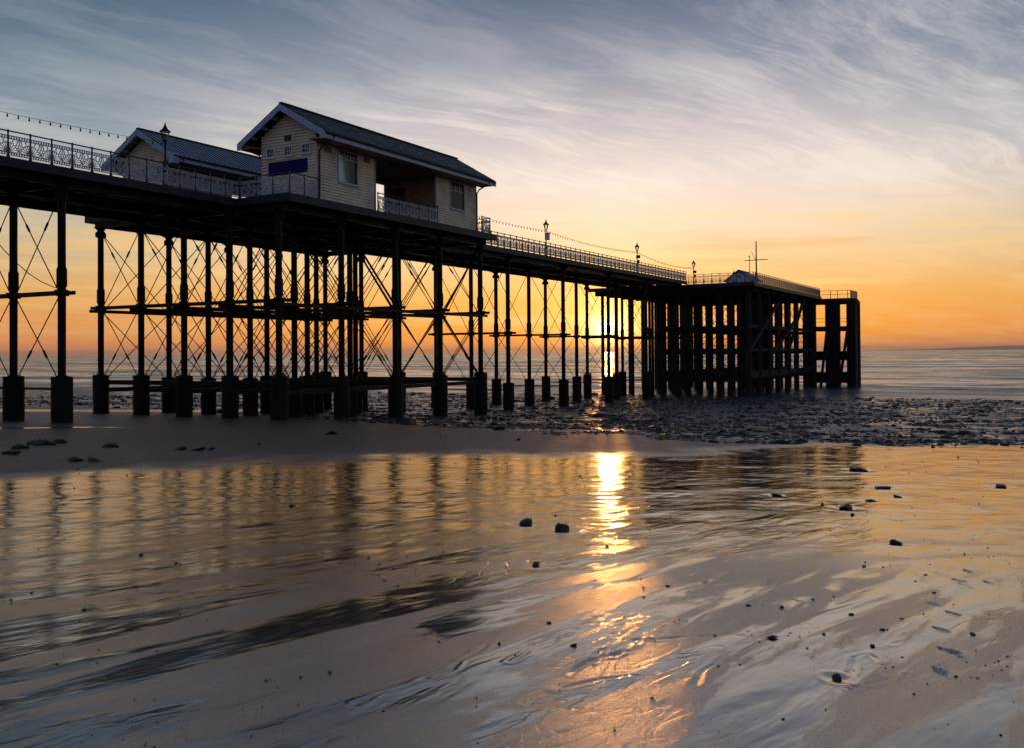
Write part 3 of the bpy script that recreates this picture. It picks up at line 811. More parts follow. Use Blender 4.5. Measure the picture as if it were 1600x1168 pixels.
for u in HU[4:]:
    for a_, b_ in zip(HW[:-1], HW[1:]):
        for (za, zb) in ((7.0, 3.0), (2.3, 0.2), (-0.4, -2.6)):
            hrod((u, a_, za), (u, b_, zb)); hrod((u, b_, za), (u, a_, zb))
tag(ppart('head_tie_rods', hr, M_IRON), kind='stuff')
# the outermost landing stage, square concrete legs and raking timbers
LANDW0, LANDW1 = 24.6, 30.6
def lbox(name, u0, u1, w0, w1, z0, z1, mat=M_CONC):
    m_ = MB(); m_.box(u0, u1, w0, w1, z0, z1); return ppart(name, m_, mat)
lbox('landing_slab', 144.95, 150.5, 25.6, 33.0, 6.95, 7.62)
lbox('landing_pier', 145.2, 146.4, 25.1, 26.4, -6.5, 7.55)
lbox('landing_pier', 148.2, 149.3, 25.2, 26.5, -6.5, 7.30)
lbox('landing_pier', 145.2, 146.4, 27.6, 29.45, -6.5, 6.94)
lbox('landing_pier', 148.9, 150.1, 28.2, 29.6, -6.5, 6.94)
lbox('landing_pier', 145.4, 146.6, 31.0, 32.2, -6.5, 6.94)
lbox('landing_beam', 145.3, 149.8, 25.9, 31.2, 2.9, 3.55)
lbox('landing_beam', 145.3, 149.8, 25.9, 31.2, -1.4, -0.1)
lbox('landing_beam', 145.3, 149.8, 25.9, 31.2, -4.6, -3.2)
for (w0, z0, w1, z1, uu) in ((26.3, 3.0, 27.6, -5.8, 145.1), (29.2, 2.6, 30.2, -5.8, 145.0), (25.3, 3.2, 26.6, -5.9, 147.3)):
    beam((uu, w0, z0), (uu, w1, z1), 0.34, 0.4, 'raking_timber', M_TIMBER)
for w, z in ((25.25, 6.8), (25.7, 6.9), (26.2, 6.9)):
    lbox('fender_post', 144.7, 145.0, w - 0.16, w + 0.16, -6.4, z, M_TIMBER)

# ------------------------------------------------------------------ railings
def panel_mesh(name, Lp=1.0):
    m_ = MB(); d = 0.032
    def b2(x0, z0, x1, z1, t): m_.bar((x0, 0, z0), (x1, 0, z1), d, t, up=(0, 1, 0)) if False else m_.bar((x0, 0, z0), (x1, 0, z1), t, d, up=(0, 1, 0))
    x0, x1 = 0.035, Lp - 0.035
    for z in (0.115, 0.215, 0.80, 0.925):
        b2(x0, z, x1, z, 0.030)
    n = 8
    for i in range(n + 1):
        x = x0 + (x1 - x0) * i / n
        b2(x, 0.115, x, 0.215, 0.048); b2(x, 0.80, x, 0.925, 0.052)
    for sx, c0 in ((1, x0), (-1, x1)):
        cx, cz = c0, 0.235
        prev = None
        angs = [2, 20, 38, 56, 74, 88]
        for i, a in enumerate(angs):
            a = math.radians(a); r0 = 0.09; r1 = 0.36
            b2(cx + sx * r0 * math.cos(a), cz + r0 * math.sin(a), cx + sx * r1 * math.cos(a), cz + r1 * math.sin(a), 0.024)
            if prev is not None:
                am = (a + prev) / 2; rm = 0.435
                p0 = (cx + sx * r1 * math.cos(prev), cz + r1 * math.sin(prev)); p1 = (cx + sx * rm * math.cos(am), cz + rm * math.sin(am)); p2 = (cx + sx * r1 * math.cos(a), cz + r1 * math.sin(a))
                b2(*p0, *p1, 0.026); b2(*p1, *p2, 0.026)
            prev = a
        b2(cx, cz - .02, cx + sx * 0.10, cz - .02, 0.05); b2(cx, cz + .03, cx + sx * 0.07, cz + .07, 0.07)
        b2(cx + sx * 0.33, cz + 0.30, cx + sx * 0.40, 0.79, 0.03); b2(cx + sx * 0.15, cz + 0.42, cx + sx * 0.20, 0.79, 0.03)
    mid = Lp / 2
    pts = [(mid, 0.30), (mid + .055, 0.46), (mid + .045, 0.56), (mid, 0.60), (mid - .045, 0.56), (mid - .055, 0.46), (mid, 0.30)]
    for a, b in zip(pts[:-1], pts[1:]): b2(*a, *b, 0.026)
    b2(mid, 0.60, mid, 0.80, 0.03); b2(mid, 0.22, mid, 0.30, 0.03)
    return m_.mesh(name, M_RAILP)
PANEL = panel_mesh('railing_panel')
pm = MB(); pm.lathe([(0.085, 0), (0.07, 0.05), (0.048, 0.12), (0.040, 0.3), (0.036, 1.02), (0.042, 1.05), (0.045, 1.10), (0.042, 1.15), (0.02, 1.18)], 8)
POST = pm.mesh('railing_post', M_RAILD)
bm_ = MB()
for i in range(1, 7): bm_.box(i / 7 - 0.012, i / 7 + 0.012, -0.012, 0.012, 0.12, 0.95)
for z in (0.11, 0.95): bm_.box(0.03, 0.97, -0.014, 0.014, z - 0.02, z + 0.02)
PLAIN = bm_.mesh('railing_panel', material('railing_grey_blue', (0.10, 0.13, 0.18), 0.5))
def railing(pts, z, label, spacing=1.002, group=None, plain=()):
    """ornate cast railing along a run of (u, w) points"""
    root = empty('railing', L(pts[0][0], pts[0][1], z), label, 'railing', group)
    tr = MB(); tr.tube([pf(u, w, z + 1.115) for u, w in pts], 0.032, 6)
    obj('top_rail', tr.mesh('top_rail', M_RAILD), Matrix(), root)
    for si, (a, b) in enumerate(zip(pts[:-1], pts[1:])):
        A_ = Vector(a); B_ = Vector(b); ln = (B_ - A_).length; n = max(1, round(ln / spacing)); st = ln / n
        ang = math.atan2(b[1] - a[1], b[0] - a[0])
        for i in range(n):
            p = A_ + (B_ - A_) * (i / n)
            obj('railing_panel', PLAIN if si in plain else PANEL, L(p.x, p.y, z) @ Matrix.Rotation(ang, 4, 'Z') @ SC(st, 1, 1), root)
            obj('railing_post', POST, L(p.x, p.y, z), root)
    obj('railing_post', POST, L(pts[-1][0], pts[-1][1], z), root)
    return root
RZ = DECK + 0.03
railing([(12.43, 38.0), (37.5, 38.0)], RZ, 'ornate fan-patterned cast railing on the pier deck left of the shelters')
railing([(37.5, 37.9), (37.5, 34.4), (39.7, 34.4)], RZ, 'short corner railing with fan panels in front of the blue-boarded gable')
railing([(45.05, 34.5), (51.3, 34.5)], RZ, 'pale railing across the open passage of the large shelter')
railing([(56.6, 34.4), (57.7, 34.4), (57.7, 37.9)], RZ, 'small railing corner at the seaward end of the large shelter')
railing([(57.9, 38.0), (109.0, 38.0)], RZ, 'long railing along the deck from the large shelter to the pier head')
railing([(109.05, 37.8), (109.05, 30.05), (144.8, 30.05)], HD + 0.03, 'railing round the edge of the pier head in front of the small hut', plain=(1,))
# plain tube railing on the landing stage
root = empty('railing', L(145.1, 30.2, 7.62), 'plain tube railing on top of the concrete landing stage at the far right end', 'railing')
corners = [(145.1, 30.2), (145.1, 25.8), (150.3, 25.8)]
for zz in (8.75, 8.2):
    tr = MB(); tr.tube([pf(u, w, zz) for u, w in corners], 0.035, 6); obj('rail_bar', tr.mesh('rail_bar', M_RAILD), Matrix(), root)
pb = MB(); pb.lathe([(0.05, 0), (0.05, 1.15)], 6); pb = pb.mesh('rail_post', M_RAILD)
for (u, w) in [(145.1, 30.2), (145.1, 28.6), (145.1, 27.6), (145.1, 26.2), (145.1, 25.8), (146.8, 25.8), (148.6, 25.8), (150.3, 25.8)]:
    obj('rail_post', pb, L(u, w, 7.62), root)
m_ = MB(); m_.box(145.4, 146.6, 25.76, 25.84, 7.66, 8.72); m_.box(147.4, 149.9, 25.76, 25.84, 7.66, 8.72)
obj('mesh_infill', m_.mesh('mesh_infill', M_RAILD), R4.copy(), root)
root = empty('railing', L(145.2, 30.8, 3.55), 'thin handrail on the lower landing stage walkway', 'railing')
for zz in (4.7, 4.2):
    tr = MB(); tr.tube([pf(145.35, 31.1, zz), pf(145.35, 26.0, zz)], 0.03, 6); obj('rail_bar', tr.mesh('rail_bar', M_RAILD), Matrix(), root)
for w in (31.1, 29.4, 27.7, 26.05): obj('rail_post', pb, L(145.35, w, 3.55), root)

# ------------------------------------------------------------------ shelters
def clap_wall(run, z0, z1, holes=(), pitch=0.165, gable=None, th=0.10):
    """weatherboard wall in a local frame: x along the wall, outer face towards -y. gable(z)->(x0,x1)"""
    m_ = MB(); n = max(1, round((z1 - z0) / pitch)); ph = (z1 - z0) / n
    for i in range(n):
        za = z0 + i * ph; zb = za + ph; zm = (za + zb) / 2
        a, b = run if gable is None else gable(zb)
        if b - a < 0.05: continue
        segs = [(a, b)]
        for (hx0, hx1, hz0, hz1) in holes:
            if hz0 < zm < hz1:
                out = []
                for (p, q) in segs:
                    if hx0 > p: out.append((p, min(q, hx0)))
                    if hx1 < q: out.append((max(p, hx1), q))
                segs = [s for s in out if s[1] - s[0] > 0.02]
        for p, q in segs:
            m_.hexa([(p, -0.062, za), (q, -0.062, za), (q, th, za), (p, th, za), (p, -0.006, zb - 0.002), (q, -0.006, zb - 0.002), (q, th, zb), (p, th, zb)])
    return m_
def frame_rect(m_, x0, x1, z0, z1, t, y0, y1):
    m_.box(x0 - t, x0, y0, y1, z0 - t, z1 + t); m_.box(x1, x1 + t, y0, y1, z0 - t, z1 + t)
    m_.box(x0 + .001, x1 - .001, y0 + .002, y1 - .002, z0 - t, z0); m_.box(x0 + .001, x1 - .001, y0 + .002, y1 - .002, z1, z1 + t)

def shelter(name, label, mirror, metal_roof):
    # local frame: x = seaward (u), y from the middle of the building outward to the sea-facing long side is -y for the near one
    cw = 36.68 if not mirror else 48.2
    sgn = 1.0 if not mirror else -1.0
    u0, u1 = 39.9, 56.33
    root = empty(name, L((u0 + u1) / 2, cw, DECK), label, 'building')
    hw = 1.98; zf = DECK + 0.0; ze = 11.86
    def base(mat4): return mat4
    NEAR = L(0, cw - hw, 0) if not mirror else L(0, cw + hw, 0) @ SC(1, -1, 1)   # long outer wall, outer face to -y
    INNER = L(0, cw + hw, 0) @ SC(1, -1, 1) if not mirror else L(0, cw - hw, 0)
    FRONT = L(u0, cw, 0) @ Matrix.Rotation(-math.pi / 2, 4, 'Z')                # landward gable: x runs to -w, outer face to -u
    BACK = L(u1, cw, 0) @ Matrix.Rotation(math.pi / 2, 4, 'Z')
    wins = [] 
    def wall(nm, m_, mt, mat=M_CLAP):
        return obj(nm, m_.mesh(nm, mat), mt, root)
    slope = (13.72 - ze) / 3.15
    def gab(z):
        if z < ze + 0.42: return (-hw, hw)
        h = hw - (z - ze - 0.42) / slope
        return (-max(h, 0), max(h, 0))
    # front frame x = -(w - cw)
    sm = [(cw - 38.24, cw - 37.67), (cw - 36.94, cw - 36.37), (cw - 35.66, cw - 35.09)] if not mirror else [(-1.56, -0.99), (-0.26, 0.31), (1.02, 1.59)]
    smh = [(a, b, 10.97, 11.47) for a, b in sm]
    fw = wall('front_wall', clap_wall(None, zf, 13.42, smh, gable=gab), FRONT)
    bw = wall('end_wall', clap_wall(None, zf, 13.42, [(-b, -a, 10.97, 11.47) for a, b, _, _ in smh] + [(0.2, 1.5, 8.6, 10.7)], gable=gab), BACK)
    W1 = (41.71, 43.31, 9.65, 11.44); W2 = (53.07, 54.71, 9.65, 11.40); OP0, OP1 = 44.97, 51.36
    wall('side_wall', clap_wall((u0 - 0.03, OP0), zf, ze, [W1]), NEAR)
    wall('side_wall', clap_wall((OP1, u1 + 0.03), zf, ze, [W2]), NEAR)
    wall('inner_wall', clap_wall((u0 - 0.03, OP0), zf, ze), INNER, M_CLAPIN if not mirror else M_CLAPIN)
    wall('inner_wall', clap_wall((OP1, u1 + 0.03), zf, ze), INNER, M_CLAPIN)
    m_ = MB(); m_.box(OP0 + .002, OP1 - .002, -0.012, 0.1, 11.44, ze - 0.002); obj('lintel', m_.mesh('lintel', M_LINTEL), NEAR, root)
    m_ = MB(); m_.box(OP0 + .002, OP1 - .002, -0.012, 0.1, 11.36, ze - 0.002); obj('lintel', m_.mesh('lintel', M_LINTEL), INNER, root)
    # partitions on either side of the passage, the seaward one with a slatted glazed screen
    P1 = L(OP0, cw, 0) @ Matrix.Rotation(math.pi / 2, 4, 'Z'); P2 = L(OP1, cw, 0) @ Matrix.Rotation(-math.pi / 2, 4, 'Z')
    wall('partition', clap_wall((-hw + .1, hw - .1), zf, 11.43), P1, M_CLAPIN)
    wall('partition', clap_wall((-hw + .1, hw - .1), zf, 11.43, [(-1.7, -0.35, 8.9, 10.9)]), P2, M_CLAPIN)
    sc = MB()
    for i in range(8): sc.box(-1.66 + i * 0.18, -1.60 + i * 0.18, 0.02, 0.06, 8.9, 10.9)
    obj('slatted_screen', sc.mesh('slatted_screen', M_TIMBER), P2, root)
    # ceilings
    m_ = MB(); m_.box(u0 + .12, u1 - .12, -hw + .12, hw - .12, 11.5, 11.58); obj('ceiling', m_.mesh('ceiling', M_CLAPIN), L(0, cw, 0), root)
    for xa, xb in ((OP0 - .02, OP0 + .1), (OP1 - .1, OP1 + .02)):
        m_ = MB(); m_.box(xa, xb, -0.06, 0.12, zf, 11.44); obj('corner_post', m_.mesh('corner_post', M_LINTEL), NEAR, root)
    m_ = MB(); m_.box(OP1 - .16, OP1 - .04, -0.05, 0.12, zf, 11.36); obj('corner_post', m_.mesh('corner_post', M_CLAPIN), INNER, root)
    # corner boards
    m_ = MB(); m_.box(u0 - .05, u0 + .07, -0.05, 0.02, zf, ze); obj('corner_board', m_.mesh('corner_board', M_CLAP), NEAR, root)
    # windows
    def window(mt, x0, x1, z0, z1, transom=None, nv=0, nh=0, depth=0.0, mat=M_TRIM, side='y'):
        fr = MB(); frame_rect(fr, x0, x1, z0, z1, 0.07, -0.09, 0.05)
        wn = obj('window', fr.mesh('window', mat), mt, root)
        bars = MB(); ztop = z1
        if transom:
            bars.box(x0, x1, -0.045, 0.03, transom - 0.03, transom + 0.03)
            for i in (1, 2): bars.box(x0 + (x1 - x0) * i / 3 - .025, x0 + (x1 - x0) * i / 3 + .025, -0.04, 0.02, transom + 0.031, z1 - .001)
            for i in range(3):
                xa = x0 + (x1 - x0) * i / 3; xm = xa + (x1 - x0) / 6
                bars.box(xm - .012, xm + .012, -0.03, 0.01, transom + 0.031, z1 - .001)
            zz_ = (transom + z1) / 2; bars.box(x0 + .002, x1 - .002, -0.028, 0.008, zz_ - .012, zz_ + .012)
        for i in range(1, nv): bars.box(x0 + (x1 - x0) * i / nv - .018, x0 + (x1 - x0) * i / nv + .018, -0.04, 0.02, z0 + .001, z1 - .001)
        for i in range(1, nh): bars.box(x0 + .002, x1 - .002, -0.038, 0.018, z0 + (z1 - z0) * i / nh - .018, z0 + (z1 - z0) * i / nh + .018)
        if bars.v: obj('glazing_bar', bars.mesh('glazing_bar', mat), mt, wn)
        gp = MB(); gp.box(x0, x1, -0.008, -0.002, z0, z1); obj('pane', gp.mesh('pane', M_GLASS), mt, wn)
        if transom:
            bl = MB(); bl.box(x0 + .01, x1 - .01, 0.10, 0.12, z0 + .02, transom - .03); obj('pane_tint_panel', bl.mesh('pane_tint_panel', M_PANETINT), mt, wn)  # added panel behind the lower glass, its colour stands in for reflected sky
        sl_ = MB(); sl_.box(x0 - 0.1, x1 + 0.1, -0.13, 0.0, z0 - 0.13, z0 - 0.071); obj('sill', sl_.mesh('sill', mat), mt, wn)
        return wn
    window(NEAR, *W1, transom=10.95); window(NEAR, *W2, transom=10.80)
    for a, b, c, d in smh: window(FRONT, a + .04, b - .04, c + .04, d - .04, None, 3, 2, mat=M_WHITE)
    for a, b, c, d in smh: window(BACK, -b + .04, -a - .04, c + .04, d - .04, None, 2, 2, mat=M_WHITE)
    window(BACK, 0.24, 1.46, 8.64, 10.66, None, 3, 3, mat=M_WHITE)
    if not mirror:
        m_ = MB(); m_.box(cw - 38.09, cw - 35.28, -0.09, -0.035, 9.95, 10.69); obj('sign_board', m_.mesh('sign_board', M_BLUE), FRONT, root)
        m_ = MB(); m_.box(cw - 36.93, cw - 36.46, -0.07, -0.03, 11.78, 12.08)
        v_ = obj('vent', m_.mesh('vent', M_BLACK), FRONT, root)
        for (x0, x1, z0, z1) in ((40.47, 41.11, 11.08, 11.38), (43.95, 44.48, 11.09, 11.38)):
            m_ = MB(); frame_rect(m_, x0, x1, z0, z1, 0.03, -0.08, -0.03)
            v_ = obj('vent', m_.mesh('vent', M_CLAP), NEAR, root)
            m_ = MB()
            for i in range(6): m_.hexa([(x0 + i * (x1 - x0) / 6 + .01, -0.05, z0), (x0 + i * (x1 - x0) / 6 + .05, -0.075, z0), (x0 + i * (x1 - x0) / 6 + .055, -0.07, z0), (x0 + i * (x1 - x0) / 6 + .015, -0.045, z0),
                                          (x0 + i * (x1 - x0) / 6 + .01, -0.05, z1), (x0 + i * (x1 - x0) / 6 + .05, -0.075, z1), (x0 + i * (x1 - x0) / 6 + .055, -0.07, z1), (x0 + i * (x1 - x0) / 6 + .015, -0.045, z1)])
            obj('louvre', m_.mesh('louvre', M_BLACK), NEAR, v_)
        m_ = MB(); m_.lathe([(0.02, 11.02), (0.09, 11.06), (0.1, 11.14), (0.03, 11.2)], 8, c=(55.46, -0.1)); m_.box(55.42, 55.50, -0.08, -0.035, 11.06, 11.22)
        obj('wall_light', m_.mesh('wall_light', M_WHITE), NEAR, root)
    # roof: two slopes with bargeboards, fascia, gutter and downpipes
    ru0, ru1 = 39.25, 57.0; ev = 3.15; zr = 13.72; ezz = zr - ev * slope
    rf = MB()
    t = 0.10
    for s in (-1, 1):
        rf.hexa([(ru0, 0, zr - t), (ru1, 0, zr - t), (ru1, s * ev, ezz - t), (ru0, s * ev, ezz - t), (ru0, 0, zr), (ru1, 0, zr), (ru1, s * ev, ezz), (ru0, s * ev, ezz)])
    C = L(0, cw, 0)
    roof = obj('roof', rf.mesh('roof', M_METALR if metal_roof else M_SLATE), C, root)
    nx = Vector((0, -slope, 1)).normalized()
    if metal_roof:
        sm_ = MB(); lsl = math.hypot(ev, ev * slope)
        sm_.box(-0.03, 0.03, 0, lsl - 0.01, 0.0, 0.035)
        sm_ = sm_.mesh('roof_seam', M_SEAM)
        for s in (-1, 1):
            th = math.atan(slope)
            n = 44
            for i in range(n + 1):
                x = ru0 + 0.06 + (ru1 - ru0 - 0.12) * i / n
                if s > 0: mt = C @ T(x, 0, zr + .001) @ Matrix.Rotation(-th, 4, 'X')
                else: mt = C @ T(x, 0, zr + .001) @ Matrix.Rotation(math.pi, 4, 'Z') @ Matrix.Rotation(-th, 4, 'X')
                obj('roof_seam', sm_, mt, roof)
    else:
        sm_ = MB(); q = random.Random(3)
        th = math.atan(slope); lsl = math.hypot(ev, ev * slope); rows_ = 15; cols_ = 56
        for s in (-1, 1):
            for i in range(rows_):
                for j in range(cols_):
                    x0 = ru0 + (ru1 - ru0) * (j + (0.5 if i % 2 else 0)) / cols_; x1 = min(x0 + (ru1 - ru0) / cols_ * 0.96, ru1)
                    if x0 >= ru1 - .02: continue
                    d0 = lsl * i / rows_; d1 = lsl * (i + 1.25) / rows_
                    lift = 0.022 + q.uniform(-0.006, 0.012); tip = q.uniform(-0.008, 0.008)
                    def pt(x, d, h): 
                        return (x, s * (d * math.cos(th) + h * math.sin(th)), zr - d * math.sin(th) + h * math.cos(th))
                    d1 = min(d1, lsl + 0.03)
                    sm_.hexa([pt(x0, d0, .003), pt(x1, d0, .003), pt(x1, d1, lift - .012 + tip), pt(x0, d1, lift - .012), pt(x0, d0, .014), pt(x1, d0, .014), pt(x1, d1, lift + tip), pt(x0, d1, lift)])
        so_ = obj('slate_covering', sm_.mesh('slate_covering', M_SLATE), C, roof); tag(so_, kind='stuff')
    rc = MB(); rc.bar((ru0, 0, zr + 0.04), (ru1, 0, zr + 0.04), 0.22, 0.07); obj('ridge_cap', rc.mesh('ridge_cap', M_SLATE), C, roof)
    for s in (-1, 1):
        for xx in (ru0, ru1):
            b_ = MB(); dd = 0.36
            b_.hexa([(xx - .03, 0, zr - .03 - dd), (xx + .03, 0, zr - .03 - dd), (xx + .03, s * (ev + .02), ezz - .03 - dd), (xx - .03, s * (ev + .02), ezz - .03 - dd),
                     (xx - .03, 0, zr - .02), (xx + .03, 0, zr - .02), (xx + .03, s * (ev + .02), ezz - .02), (xx - .03, s * (ev + .02), ezz - .02)])
            if xx == ru0:   # squared lower end of the bargeboard
                b_.box(xx - .032, xx + .032, min(s * (ev - .30), s * (ev + .03)), max(s * (ev - .30), s * (ev + .03)), ezz - .40, ezz - .10)
            obj('bargeboard', b_.mesh('bargeboard', M_TRIM), C @ T(-.035 if xx == ru0 else .035, 0, 0), roof)
        f_ = MB(); f_.box(ru0 + .01, ru1 - .01, min(s * (ev - .05), s * (ev - .10)), max(s * (ev - .05), s * (ev - .10)), ezz - .36, ezz - .09)
        obj('eaves_fascia', f_.mesh('eaves_fascia', M_TRIM), C, roof)
        f_ = MB(); f_.box(ru0 + .05, ru1 - .05, min(s * hw, s * (ev - .10)), max(s * hw, s * (ev - .10)), ezz - .34, ezz - .30)
        obj('soffit', f_.mesh('soffit', M_CLAPIN), C, roof)
        g_ = MB(); g_.tube([(ru0, s * (ev + .02), ezz - .07), (ru1, s * (ev + .02), ezz - .09)], 0.06, 8); obj('gutter', g_.mesh('gutter', M_BLACK), C, roof)
        for uu, k in ((u0 + .12, 1), (u1 - .06, 1)):
            if s == 1 and uu > 50: continue
            d_ = MB(); yy = s * (hw + .12)
            d_.tube([(uu, s * (ev - .02), ezz - .1), (uu, s * (ev - .05), ezz - .28), (uu, s * (hw + .3), ezz - .62), (uu, yy, ezz - .85), (uu, yy, DECK + .02 - (0.5 if s < 0 else 0))], 0.05, 7)
            obj('downpipe', d_.mesh('downpipe', M_BLACK), C, root)
    # rafter tails under the gable overhang
    for s in (-1, 1):
        for k in (0.25, 0.5, 0.75, 0.95):
            r_ = MB(); y = s * ev * k; r_.box(ru0 + .05, u0, y - .06, y + .06, zr - ev * slope * k - .27, zr - ev * slope * k - .11)
            obj('purlin_end', r_.mesh('purlin_end', M_TRIM), C, roof)
    if mirror:
        bk = MB(); bk.box(ru0 - .1, ru0 + .35, -ev - .05, -ev + .30, ezz - .52, ezz + .10); obj('eaves_box', bk.mesh('eaves_box', M_TRIM), C, roof)
    return root
shelter('shelter', 'large cream weatherboard shelter with slate roof and blue board on its gable', False, False)
shelter('shelter', 'shelter with ribbed grey metal roof behind the railing, left of the slate-roofed one', True, True)

# small hut on the pier head
HU0, HW0 = 124.0, 36.0
hroot = empty('hut', L(HU0 + 2, HW0, HD), 'small pale gabled hut on the pier head beside the mast', 'building')
C = L(HU0, HW0, HD)
m_ = MB()
m_.hexa([(0, -1.5, 0), (4.0, -1.5, 0), (4.0, 1.5, 0), (0, 1.5, 0), (0, -1.5, 1.55), (4.0, -1.5, 1.55), (4.0, 1.5, 1.55), (0, 1.5, 1.55)])
m_.add([(0, -1.5, 1.55), (0, 1.5, 1.55), (0, 0, 2.65), (4.0, -1.5, 1.55), (4.0, 1.5, 1.55), (4.0, 0, 2.65)], [(0, 2, 1), (3, 4, 5), (0, 3, 5, 2), (1, 2, 5, 4)])
obj('wall', m_.mesh('wall', M_HUT), C, hroot)
m_ = MB()
for s in (-1, 1):
    m_.hexa([(-.35, 0, 2.66), (4.3, 0, 2.66), (4.3, s * 2.0, 1.22), (-.35, s * 2.0, 1.22), (-.35, 0, 2.78), (4.3, 0, 2.78), (4.3, s * 2.0, 1.34), (-.35, s * 2.0, 1.34)])
obj('roof', m_.mesh('roof', M_SLATE), C, hroot)
for y in (-1.0, -0.35, 0.35, 1.0):
    m_ = MB(); m_.box(-0.05, -0.002, y - .05, y + .05, 0.1, 1.6); obj('batten', m_.mesh('batten', M_TRIM), C, hroot)
m_ = MB(); m_.box(-0.06, -0.003, -0.28, 0.28, 0.1, 1.5); obj('door', m_.mesh('door', M_FASCIA), C @ T(0, 0.65, 0), hroot)
m_ = MB(); m_.box(-0.05, -0.003, -0.3, 0.3, 1.75, 2.05); obj('vent', m_.mesh('vent', M_BLACK), C, hroot)
# mast with yard
mr = empty('signal_mast', L(139.7, 38.0, HD), 'tall bare mast with a crossing yard on the pier head', 'mast')
m_ = MB(); m_.lathe([(0.13, 0), (0.12, 3.0), (0.08, 8.1), (0.03, 8.2)], 8); obj('pole', m_.mesh('pole', M_IRON), L(139.7, 38, HD), mr)
m_ = MB(); m_.tube([pf(139.55, 36.3, HD + 5.4), pf(139.55, 39.7, HD + 5.4)], 0.06, 6); obj('yard', m_.mesh('yard', M_IRON), Matrix(), mr)
m_ = MB(); m_.tube([pf(139.7, 38, HD + 5.2), pf(139.0, 38.5, HD + 6.6)], 0.035, 5); obj('gaff', m_.mesh('gaff', M_IRON), Matrix(), mr)
m_ = MB(); m_.box(-0.25, 0.25, -0.2, 0.2, 1.5, 2.0); obj('cable_box', m_.mesh('cable_box', M_IRON), L(139.9, 37.9, HD), mr)
mr = empty('flagpole', L(136.1, 38.0, HD), 'thin pole with a ball top just left of the tall mast', 'pole')
m_ = MB(); m_.lathe([(0.06, 0), (0.045, 5.5), (0.09, 5.58), (0.1, 5.68), (0.04, 5.78)], 7); obj('pole', m_.mesh('pole', M_IRON), L(136.1, 38, HD), mr)
# low boxes behind the head railing
br = empty('storage_chest', L(117.6, 35.4, HD), 'low dark chest on the pier head left of the hut', 'chest')
m_ = MB(); m_.box(-0.6, 0.6, -1.1, 1.1, 0, 0.52); obj('body', m_.mesh('body', M_FASCIA), L(117.6, 35.4, HD), br)
m_ = MB(); m_.box(-0.66, 0.66, -1.16, 1.16, 0.522, 0.62); obj('lid', m_.mesh('lid', M_FASCIA), L(117.6, 35.4, HD), br)

# ------------------------------------------------------------------ lamps and festoons
lmesh = {}
m_ = MB(); m_.lathe([(0.14, 0), (0.14, 0.12), (0.09, 0.2), (0.075, 0.9), (0.10, 0.95), (0.10, 1.02), (0.05, 1.1), (0.042, 2.2), (0.07, 2.24), (0.07, 2.30), (0.035, 2.36)], 10); lmesh['post'] = m_.mesh('lamp_post', M_IRON)
m_ = MB()
for k in range(6):
    a = math.pi / 3 * k
    m_.bar((0.10 * math.cos(a), 0.10 * math.sin(a), 2.36), (0.21 * math.cos(a), 0.21 * math.sin(a), 2.80), 0.022)
m_.lathe([(0.06, 2.33), (0.115, 2.36), (0.115, 2.38)], 6); lmesh['frame'] = m_.mesh('lantern_frame', M_IRON)
m_ = MB(); m_.lathe([(0.28, 2.80), (0.25, 2.84), (0.15, 2.93), (0.09, 3.02), (0.055, 3.10), (0.06, 3.13), (0.03, 3.16), (0.035, 3.20), (0.01, 3.28)], 12); lmesh['cap'] = m_.mesh('lantern_cap', M_IRON)
m_ = MB(); m_.lathe([(0.095, 2.385), (0.20, 2.79)], 6); lmesh['glass'] = m_.mesh('lantern_glass', M_LGLASS)
m_ = MB(); m_.box(-0.09, 0.09, -0.20, 0.20, -0.30, 0.30); m_.box(-0.10, 0.10, -0.22, 0.22, 0.302, 0.34); lmesh['box'] = m_.mesh('notice_box', M_WHITE)
m_ = MB(); m_.box(-0.09, 0.09, -0.2, 0.2, -0.16, 0.16); m_.lathe([(0.1, -0.7), (0.16, -0.65), (0.16, -0.4), (0.1, -0.35)], 8); lmesh['speaker'] = m_.mesh('loudspeaker', M_IRON)
LAMPS = [(32.9, DECK, 'lamp post in front of the metal-roofed shelter', None), (73.8, DECK, 'lamp post with a white box, first beyond the large shelter', 'box'),
         (94.6, DECK, 'lamp post second beyond the large shelter, above the sun', 'speaker'), (114.4, HD + .2, 'lamp post at the start of the pier head railing', 'speaker'),
         (131.5, HD + .1, 'farthest and smallest lamp post, just left of the hut', 'speaker')]
for u, z, lab, extra in LAMPS:
    w = 38.35 if u < 110 else 38.9
    r_ = empty('lamp_post', L(u, w, z), 'black Victorian style ' + lab, 'lamp', 'lamps along the deck edge')
    M4 = L(u, w, z)
    obj('post', lmesh['post'], M4, r_)
    h_ = obj('lantern_frame', lmesh['frame'], M4, r_)
    obj('lantern_glass', lmesh['glass'], M4, h_); obj('lantern_cap', lmesh['cap'], M4, h_)
    if extra: obj('notice_box' if extra == 'box' else 'loudspeaker', lmesh[extra], M4 @ T(0, -0.12, 1.75), r_)
bm_ = MB(); bm_.lathe([(0.014, 0.0), (0.022, -0.03), (0.022, -0.06), (0.04, -0.10), (0.04, -0.14), (0.015, -0.17)], 7); BULB = bm_.mesh('bulb', M_BLACK)
def festoon(a, b, sag, lab, n):
    A_, B_ = pf(*a), pf(*b)
    r_ = empty('festoon_lights', T(*A_) @ R4, lab, 'string lights', 'festoon strings along the pier')
    P_ = lambda t: A_ + (B_ - A_) * t - Vector((0, 0, sag * 4 * t * (1 - t)))
    c_ = MB(); c_.tube([P_(i / 24) for i in range(25)], 0.010, 4); obj('cable', c_.mesh('cable', M_BLACK), Matrix(), r_)
    for i in range(n):
        obj('bulb', BULB, T(*P_((i + 0.5) / n)), r_)
